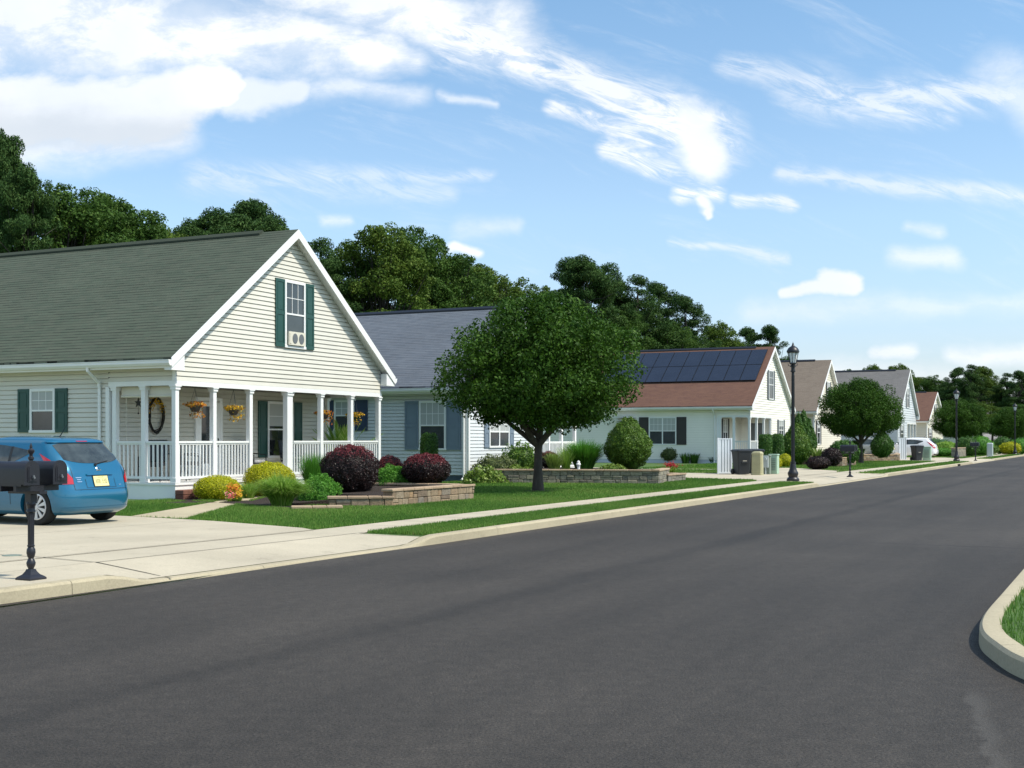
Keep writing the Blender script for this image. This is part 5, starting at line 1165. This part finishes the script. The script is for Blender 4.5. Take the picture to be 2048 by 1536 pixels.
    for s in (-1,1):
        mb=MB(); patch(mb,g,s*.60,s*.78,lambda i:.70,lambda i:.80+.22*i,6,6,0,.008)
        patch(mb,g,s*.78,s*.98,lambda i:.70+.28*i**1.5,lambda i:1.02+.20*i**.7,8,8,0,.008)
        tl=mb.build('tail_light',M['redlens'],rt,True); mb=MB(); patch(mb,g,s*.70,s*.84,lambda i:.78+.08*i,lambda i:.86+.08*i,4,3,0,.012); mb.build('lens',M['clearlens'],tl,True)
        mb=MB(); S=lambda t,z,o,s=s:side_pt(s,t,z,o)
        patch(mb,S,.98,1.36,lambda i:1.20-.16*i,lambda i:1.27+.06*i,6,4,0,.004); patch(mb,S,1.42,2.08,lambda i:1.02-.01*i,lambda i:1.335+.035*math.sin(i*2.2),8,6,0,.004)
        patch(mb,S,2.16,3.02,lambda i:1.0-.0*i,lambda i:1.36-.34*max(0,(i-.25)/.75)**1.3,10,6,0,.004); mb.build('side_window',M['carglass'],rt,True)
        mb=MB()
        for y,z0,z1 in ((1.30,.35,1.0),(2.12,.22,1.36),(3.04,.22,.98)): patch(mb,S,y,y+.010,c(z0),c(z1),1,8,0,.003)
        patch(mb,S,1.36,1.42,lambda i:1.03,lambda i:1.335,1,6,0,.003); patch(mb,S,2.08,2.16,lambda i:1.01,lambda i:1.37,1,6,0,.003)
        patch(mb,S,.95,3.05,lambda i:.985+.03*(1-i),lambda i:1.0+.03*(1-i),14,1,0,.0045); mb.build('door_seams',M['blacktrim'],rt)
        mb=MB()
        for y in (1.45,2.3): mb.tube([side_pt(s,y,.90,.0),side_pt(s,y+.02,.90,.035),side_pt(s,y+.16,.90,.035),side_pt(s,y+.18,.90,0)],.012,6)
        mb.build('door_handle',M[pm],rt,True)
        mb=MB(); mb.ell((s*.93,2.85,1.03),(.10,.07,.075),10,8); mb.cyl((s*.78,2.88,1.0),(s*.88,2.86,1.0),.02); mb.build('wing_mirror',M[pm],rt,True)
        mb=MB(); 
        mb.ell((s*.60,3.92,.72),(.17,.16,.10),10,8); mb.build('headlight',M['clearlens'],rt,True)
    # windshield
    mb=MB(); vs=[]
    for i in range(9):
        z=1.0+.38*i/8; yr,yf,w_,rc,b=prof(z)
        for j in range(9): x=-(w_-.26)+(2*w_-.52)*j/8; vs.append((x,yf+.006,z+.004))
    mb.add(vs,[(i*9+j,i*9+j+1,(i+1)*9+j+1,(i+1)*9+j) for i in range(8) for j in range(8)]); mb.build('windshield',M['carglass'],rt,True)
    # hatch seam, bumper lip, plate, badges, wiper, antenna
    mb=MB(); patch(mb,g,-.58,.58,c(.60),c(.606),16,1,0,.003)
    for s in (-1,1): patch(mb,g,s*.59,s*.598,c(.60),c(.98),1,8,0,.003)
    patch(mb,g,-.34,-.333,c(.63),c(.78),1,3,0,.004); patch(mb,g,.333,.34,c(.63),c(.78),1,3,0,.004); patch(mb,g,-.34,.34,c(.63),c(.634),6,1,0,.004)
    mb.build('hatch_seam',M['blacktrim'],rt)
    mb=MB(); patch(mb,g,-.30,.30,c(.845),c(.875),10,2,0,.028); patch(mb,g,-.30,.30,c(.84),c(.845),10,1,0,.02); mb.build('garnish',M[pm],rt,True)
    mb=MB(); patch(mb,g,-.165,.165,c(.655),c(.825),4,4,0,.014); patch(mb,g,-.18,.18,c(.645),c(.835),4,4,1,.010); pl=mb.build('license_plate',[M['plate'],M['blacktrim']],rt)
    mb=MB(); rr=random.Random(2)
    for k in range(6):
        x=-.125+k*.043+(.012 if k>2 else 0)
        for (a0,a1,b0,b1) in rr.sample([(0,.006,.70,.775),(.022,.028,.70,.775),(0,.028,.769,.775),(0,.028,.735,.741),(0,.028,.70,.706)],4): patch(mb,g,x+a0,x+a1,c(b0),c(b1),1,1,0,.0155)
    patch(mb,g,-.07,.07,c(.80),c(.808),1,1,0,.0155); mb.build('characters',M['plateink'],pl)
    mb=MB(); n=16
    for r0,r1 in ((.045,.036),):
        vs=[];
        for j in range(n): a=6.2832*j/n; z0=.955+r0*.8*math.sin(a); z1=.955+r1*.8*math.sin(a); vs+=[(r0*math.cos(a),prof(z0)[0]-.012,z0),(r1*math.cos(a),prof(z1)[0]-.016,z1)]
        mb.add(vs,[(2*j,2*j+1,(2*j+3)%(2*n),(2*j+2)%(2*n)) for j in range(n)])
    y=prof(.955)[0]-.022; mb.box(-.055,.055,y,y+.02,.917,.933)
    for x0,x1,z in ((-.54,-.42,.80),(-.52,-.44,.765),(-.52,-.42,.73),(.42,.48,.66)): patch(mb,g,x0,x1,c(z),c(z+.014),2,1,0,.006)
    mb.build('badge',M['chrome'],rt)
    mb=MB(); p0=rear_pt(-.03,1.03,.02);p1=rear_pt(.32,1.085,.02); mb.cyl(p0,p1,.012,.006,6); mb.cyl(rear_pt(-.03,1.015,.0),rear_pt(-.03,1.02,.04),.025,.02,8); mb.build('wiper',M['blacktrim'],rt)
    mb=MB(); mb.lathe((0,1.02,1.492),[(.03,0),(.02,.02),(.008,.03)],8); mb.cyl((0,1.02,1.51),(0,.86,1.72),.009,.006,6); mb.build('antenna',M['blacktrim'],rt)
    mb=MB(); patch(mb,g,-.8,.8,c(.19),c(.30),20,3,0,.006); mb.build('bumper_valance',M['blacktrim' if pm!='bluepaint' else pm],rt,True)
    rt.location=loc; rt.rotation_euler=(0,0,rz); rt.scale=(sc,sc,sc)
    return rt
NRZ=math.pi/2-AL
make_car(SP(-.42,6.42,.138),NRZ+R(1.0),'blue hatchback parked in the first driveway','bluepaint')
make_car(SP(78.6,6.6,.138),NRZ,'silver car seen past the trunk of the second round tree','silverpaint',sc=1.06)
make_car(SP(84.9,4.4,.138),NRZ,'white car in the driveway behind the far dark trash bin','whitepaint',sc=1.04)
make_car(SP(125.5,9,.138),NRZ,'far white car between the third and fourth round trees','whitepaint')

# ---------------------------------------------------------------- mailboxes
def box_arch(mb,x,y0,y1,z0,w_,h,o=0.,m=0):
    r=w_/2+o; pts=[(x-r,z0-o)]+[(x-r*math.cos(t),z0+h-w_/2+ (r)*math.sin(t)) for t in np.linspace(0,math.pi,11)]+[(x+r,z0-o)]
    mb.loft([[(a,y0,b) for a,b in pts],[(a,y1,b) for a,b in pts]],m)
def mailbox(base,rz,label,group):
    rt=empty('mailbox_post',base,rz,label,'mailbox',group)
    mb=MB(); mb.lathe((0,0,0),[(.108,0),(.108,.025),(.092,.04),(.062,.06),(.042,.09),(.032,.115)],4); mb.build('base_plate',M['mbox'],rt)
    mb=MB(); mb.lathe((0,0,0),[(.026,.10),(.028,.12),(.044,.155),(.047,.18),(.036,.21),(.026,.225),(.038,.25),(.046,.285),(.043,.32),(.031,.345),(.038,.352),(.038,.364),(.030,.37),(.028,.62),(.028,.70),(.046,.71),(.046,.725),(.04,.735),(.042,.77),(.05,.78),(.05,.80),(.042,.82)],16)
    for k in range(10): a=6.283*k/10; mb.cyl((.028*math.cos(a),.028*math.sin(a),.37),(.028*math.cos(a),.028*math.sin(a),.70),.0045,.0045,4)
    mb.box(-.042,.042,-.042,.042,.80,.93); mb.build('pole',M['mbox'],rt,True)
    mb=MB(); mb.box(-.28,.28,-.10,-.06,.93,.985); mb.box(-.28,.28,.12,.16,.93,.985); mb.box(-.05,.05,-.18,.28,.90,.93)
    for x in (-.185,.185): mb.box(x-.085,x+.085,-.16,.26,.985,1.004)
    mb.build('bracket',M['mbox'],rt)
    for x in (-.185,.185):
        mb=MB(); box_arch(mb,x,-.20,.32,1.005,.175,.235); b=mb.build('mailbox',M['mbox'],rt,True)
        mb=MB(); box_arch(mb,x,-.222,-.20,1.003,.182,.24,.006); box_arch(mb,x,-.228,-.222,1.03,.125,.185); box_arch(mb,x,-.233,-.228,1.04,.095,.16)
        d=mb.build('door',M['mbox'],b,True); mb=MB(); mb.cyl((x,-.235,1.075),(x,-.26,1.075),.01,.012,8); mb.box(x-.008,x+.008,-.25,-.233,1.06,1.10); mb.build('handle',M['greyshut'],d)
    mb=MB(); mb.lathe((0,0,0),[(.02,.985),(.02,1.25),(.03,1.26),(.03,1.28),(.018,1.29),(.018,1.31),(.035,1.335),(.035,1.355),(.012,1.375),(.016,1.39),(.002,1.43)],12); mb.build('finial',M['mbox'],rt,True)
    return rt
MG='twin mailboxes on turned posts along the kerb'
mailbox(G(62,1160,.13),NRZ,'nearest twin black mailbox on a turned post, in front of the blue car',MG)
mailbox(G(1700,954,.13),NRZ,'second twin black mailbox on the driveway before the second round tree',MG)
mailbox(G(1951,921.5,.13),NRZ,'third and farthest twin black mailbox, right of the second street lamp',MG)
# ---------------------------------------------------------------- street lamps
def lamp(base,label):
    rt=empty('street_lamp',base,0,label,'street lamp','black lantern street lamps')
    mb=MB(); mb.lathe((0,0,0),[(.22,0),(.22,.07),(.20,.09),(.19,.11),(.15,.14),(.165,.19),(.185,.25),(.18,.30),(.14,.36),(.115,.45),(.10,.56),(.085,.62),(.10,.635),(.10,.66),(.08,.67)],16); mb.build('base',M['black'],rt,True,30)
    mb=MB(); mb.lathe((0,0,0),[(.062,.67),(.058,1.6),(.050,3.72),(.050,3.80),(.085,3.82),(.085,3.86),(.065,3.87),(.065,3.98),(.10,4.0),(.10,4.04),(.07,4.06),(.06,4.10)],16)
    for k in range(12): a=6.283*k/12; mb.cyl((.061*math.cos(a),.061*math.sin(a),.7),(.050*math.cos(a),.050*math.sin(a),3.7),.007,.006,4)
    mb.build('pole',M['black'],rt,True,30)
    mb=MB()
    for k in range(3): a=.4+k*2.09; mb.tube([(.06*math.cos(a),.06*math.sin(a),4.02),(.17*math.cos(a),.17*math.sin(a),4.04),(.19*math.cos(a),.19*math.sin(a),4.12)],.012,6)
    mb.lathe((0,0,0),[(.09,4.08),(.12,4.10),(.12,4.13),(.09,4.14)],8)
    for k in range(8): a=6.283*(k+.5)/8; mb.cyl((.115*math.cos(a),.115*math.sin(a),4.13),(.188*math.cos(a),.188*math.sin(a),4.50),.009,.010,5)
    mb.lathe((0,0,0),[(.20,4.48),(.205,4.51),(.18,4.53)],8); mb.build('lantern_frame',M['black'],rt)
    mb=MB(); mb.lathe((0,0,0),[(.095,4.14),(.175,4.49)],8); mb.build('glass',M['lampglass'],rt)
    mb=MB(); mb.lathe((0,0,0),[(.215,4.50),(.22,4.53),(.205,4.58),(.165,4.65),(.105,4.70),(.06,4.72),(.045,4.75),(.03,4.77),(.035,4.80),(.012,4.83),(.003,4.88)],16); mb.build('roof',M['black'],rt,True,50)
    return rt
lamp(G(1586,962,.13),'nearest street lamp, standing at the end of the grass strip by the second driveway')
lamp(G(1913,922,.13),'second street lamp, in front of the third round tree')
lamp(G(2030,909.5,.13),'third and farthest street lamp at the right edge of the picture')
# ---------------------------------------------------------------- bins, screens and utility boxes
def bin_(base,rz,label,group='dark wheeled trash bins',s=1.):
    rt=empty('trash_bin',base,rz,label,'trash bin',group); rt.scale=(s,s,s)
    def rr(w_,d,z,dy=0,b=.05): return [(-w_+b,-d+dy,z),(w_-b,-d+dy,z),(w_,-d+b+dy,z),(w_,d-b+dy,z),(w_-b,d+dy,z),(-w_+b,d+dy,z),(-w_,d-b+dy,z),(-w_,-d+b+dy,z)]
    mb=MB(); mb.loft([rr(.24,.26,.02),rr(.25,.27,.12),rr(.30,.345,.82),rr(.315,.36,.93),rr(.33,.375,.94),rr(.33,.375,.965)]); 
    mb.box(-.13,.13,-.345,-.31,.48,.54); mb.build('body',M['binplastic'],rt,True,30)
    mb=MB(); mb.loft([rr(.34,.385,.968),rr(.34,.385,.995),rr(.30,.34,1.03),rr(.2,.22,1.045)]); mb.cyl((-.24,.40,.965),(.24,.40,.965),.022,.022,8); mb.box(-.26,-.22,.36,.42,.9,.98); mb.box(.22,.26,.36,.42,.9,.98); mb.build('lid',M['binplastic'],rt,True,30)
    mb=MB(); mb.box(-.09,.09,-.352,-.344,.555,.575); mb.build('stripe',M['tan'],rt)
    for sx_ in (-1,1): mb=MB(); mb.cyl((sx_*.25,.27,.12),(sx_*.31,.27,.12),.12,.12,20); mb.build('wheel',M['rubber'],rt,True,30)
bin_(pos(1483,51.3,.135),NRZ+R(-50),'left dark wheeled trash bin beside the striped white screen')
bin_(pos(1509,52.6,.135),NRZ+R(-55),'dark wheeled trash bin half hidden behind the tan utility box')
bin_(pos(1834,84.5,.135),NRZ+R(-50),'far dark trash bin in front of the white car')
M['vinyl']=mat('vinyl_screen',(.70,.74,.78),.45,noise=(3,.05)); M['vinylgrey']=mat('grey_vinyl',(.30,.35,.38),.5)
def screen(base,rz,w_,h,label,group='white slatted screens by the trash bins'):
    rt=empty('slatted_screen',base,rz,label,'privacy screen',group); n=int(w_/.125)
    for k in range(n):
        a=-w_/2+k*w_/n; mb=MB(); mb.bev(a+.004,a+w_/n-.03,-.02+.0*k,.015,.05,h-.03,.008,0); mb.box(a+w_/n-.03,a+w_/n+.002,-.005,.008,.05,h-.03,1); mb.build('slat',[M['vinyl'],M['vinylgrey']],rt)
    mb=MB(); mb.box(-w_/2-.02,w_/2+.02,-.03,.03,h-.05,h); mb.box(-w_/2-.02,w_/2+.02,-.03,.03,.02,.08); mb.box(-w_/2-.06,-w_/2-.005,-.04,.04,0,h+.02); mb.box(w_/2+.005,w_/2+.06,-.04,.04,0,h+.02); mb.build('frame',M['vinyl'],rt)
screen(pos(1449,52.2,.13),R(8),.50,1.50,'striped white and grey slatted screen left of the nearest trash bins')
screen(pos(1462,52.6,.13),R(82),.55,1.48,'second slatted panel meeting the striped screen at a corner')
screen(pos(1805,87.,.13),R(5),.42,1.55,'narrow white slatted screen in front of the silver car tail')
M['utan']=mat('tan_utility_paint',(.36,.34,.20),.6,noise=(3,.15)); M['ugreen']=mat('pale_green_paint',(.36,.50,.38),.55,noise=(3,.12)); M['ugrey']=mat('grey_green_paint',(.18,.22,.18),.55,noise=(3,.1)); M['meter']=mat('meter_grey',(.45,.50,.50),.4)
def ubox(name,base,rz,w_,d,h,m,label,kind):
    rt=empty(name,base,rz,label,'utility box','utility boxes by the driveway' if h>.6 else None); mb=MB()
    if kind=='dome':
        rs=[]
        for z,k in ((0,1.06),(.05,1.06),(.06,1),(h*.86,.94),(h*.87,1.0),(h*.93,.97),(h*.985,.80),(h,.45)): a,b=w_/2*k,d/2*k; q=.06; rs.append([(-a+q,-b,z),(a-q,-b,z),(a,-b+q,z),(a,b-q,z),(a-q,b,z),(-a+q,b,z),(-a,b-q,z),(-a,-b+q,z)])
        mb.loft(rs)
    else: mb.bev(-w_/2,w_/2,-d/2,d/2,0,h-.06,.02); mb.bev(-w_/2-.02,w_/2+.02,-d/2-.02,d/2+.02,h-.058,h,.015)
    mb.build('cabinet',M[m],rt)
    mb=MB(); mb.box(-w_*.38,w_*.38,-d/2-.012*(1 if kind!='dome' else 0)-.004,-d/2+.02,h*.12,h*.78); mb.build('door',M[m],rt)
    if kind=='louvre':
        mb=MB()
        for k in range(7): z=h*.2+k*h*.09; mb.box(-w_*.3,w_*.3,-d/2-.03,-d/2-.014,z,z+h*.035)
        mb.build('louvres',M['ugrey'],rt)
    if kind=='meter':
        mb=MB(); mb.bev(-w_*.35,w_*.35,-d/2-.10,-d/2-.005,h*.35,h*.95,.01); mb.cyl((0,-d/2-.10,h*.8),(0,-d/2-.16,h*.8),.07,.065,14); mb.cyl((0,-d/2-.05,0),(0,-d/2-.05,h*.35),.03,.03,8); mb.build('meter',M['meter'],rt)
    return rt
ubox('utility_box',pos(1515,50.4,.13),R(-25),.44,.36,.97,'utan','tan dome-topped utility box in front of the trash bins','dome')
ubox('utility_box',pos(1533,51.6,.13),R(-25),.34,.24,.80,'ugrey','grey-green utility box with a meter, between the tan and pale green boxes','meter')
ubox('utility_box',pos(1548,52.0,.13),R(-25),.36,.34,.84,'ugreen','pale green louvred utility box nearest the first lamp post','louvre')
ubox('utility_box',pos(1854,85.0,.13),R(-25),.55,.4,.95,'ugreen','far pale green utility box beside the far trash bin','louvre')
ubox('utility_box',pos(1980,104.,.13),R(-25),.5,.4,1.15,'meter','farthest pale utility box left of the third street lamp','dome')
# storm drain and small cover
mb=MB(); mb.box(-.55,.55,-.012,.02,.0,.115); 
for k in range(5): mb.box(-.5+k*.22,-.44+k*.22,-.03,-.013,.0,.1)
o=mb.build('storm_drain',M['dark']); o.location=SP(61.5,-.0,.0); o.rotation_euler=(0,0,NRZ); tag(o,'dark storm drain inlet in the kerb before the second street lamp','drain')
mb=MB(); mb.lathe((0,0,0),[(.12,0),(.12,.006),(.09,.008)],20); o=mb.build('utility_cover',M['ugrey']); o.location=G(24,1111,.138); tag(o,'small round metal cover in the concrete left of the nearest mailbox post','utility cover')
grow_lawns()
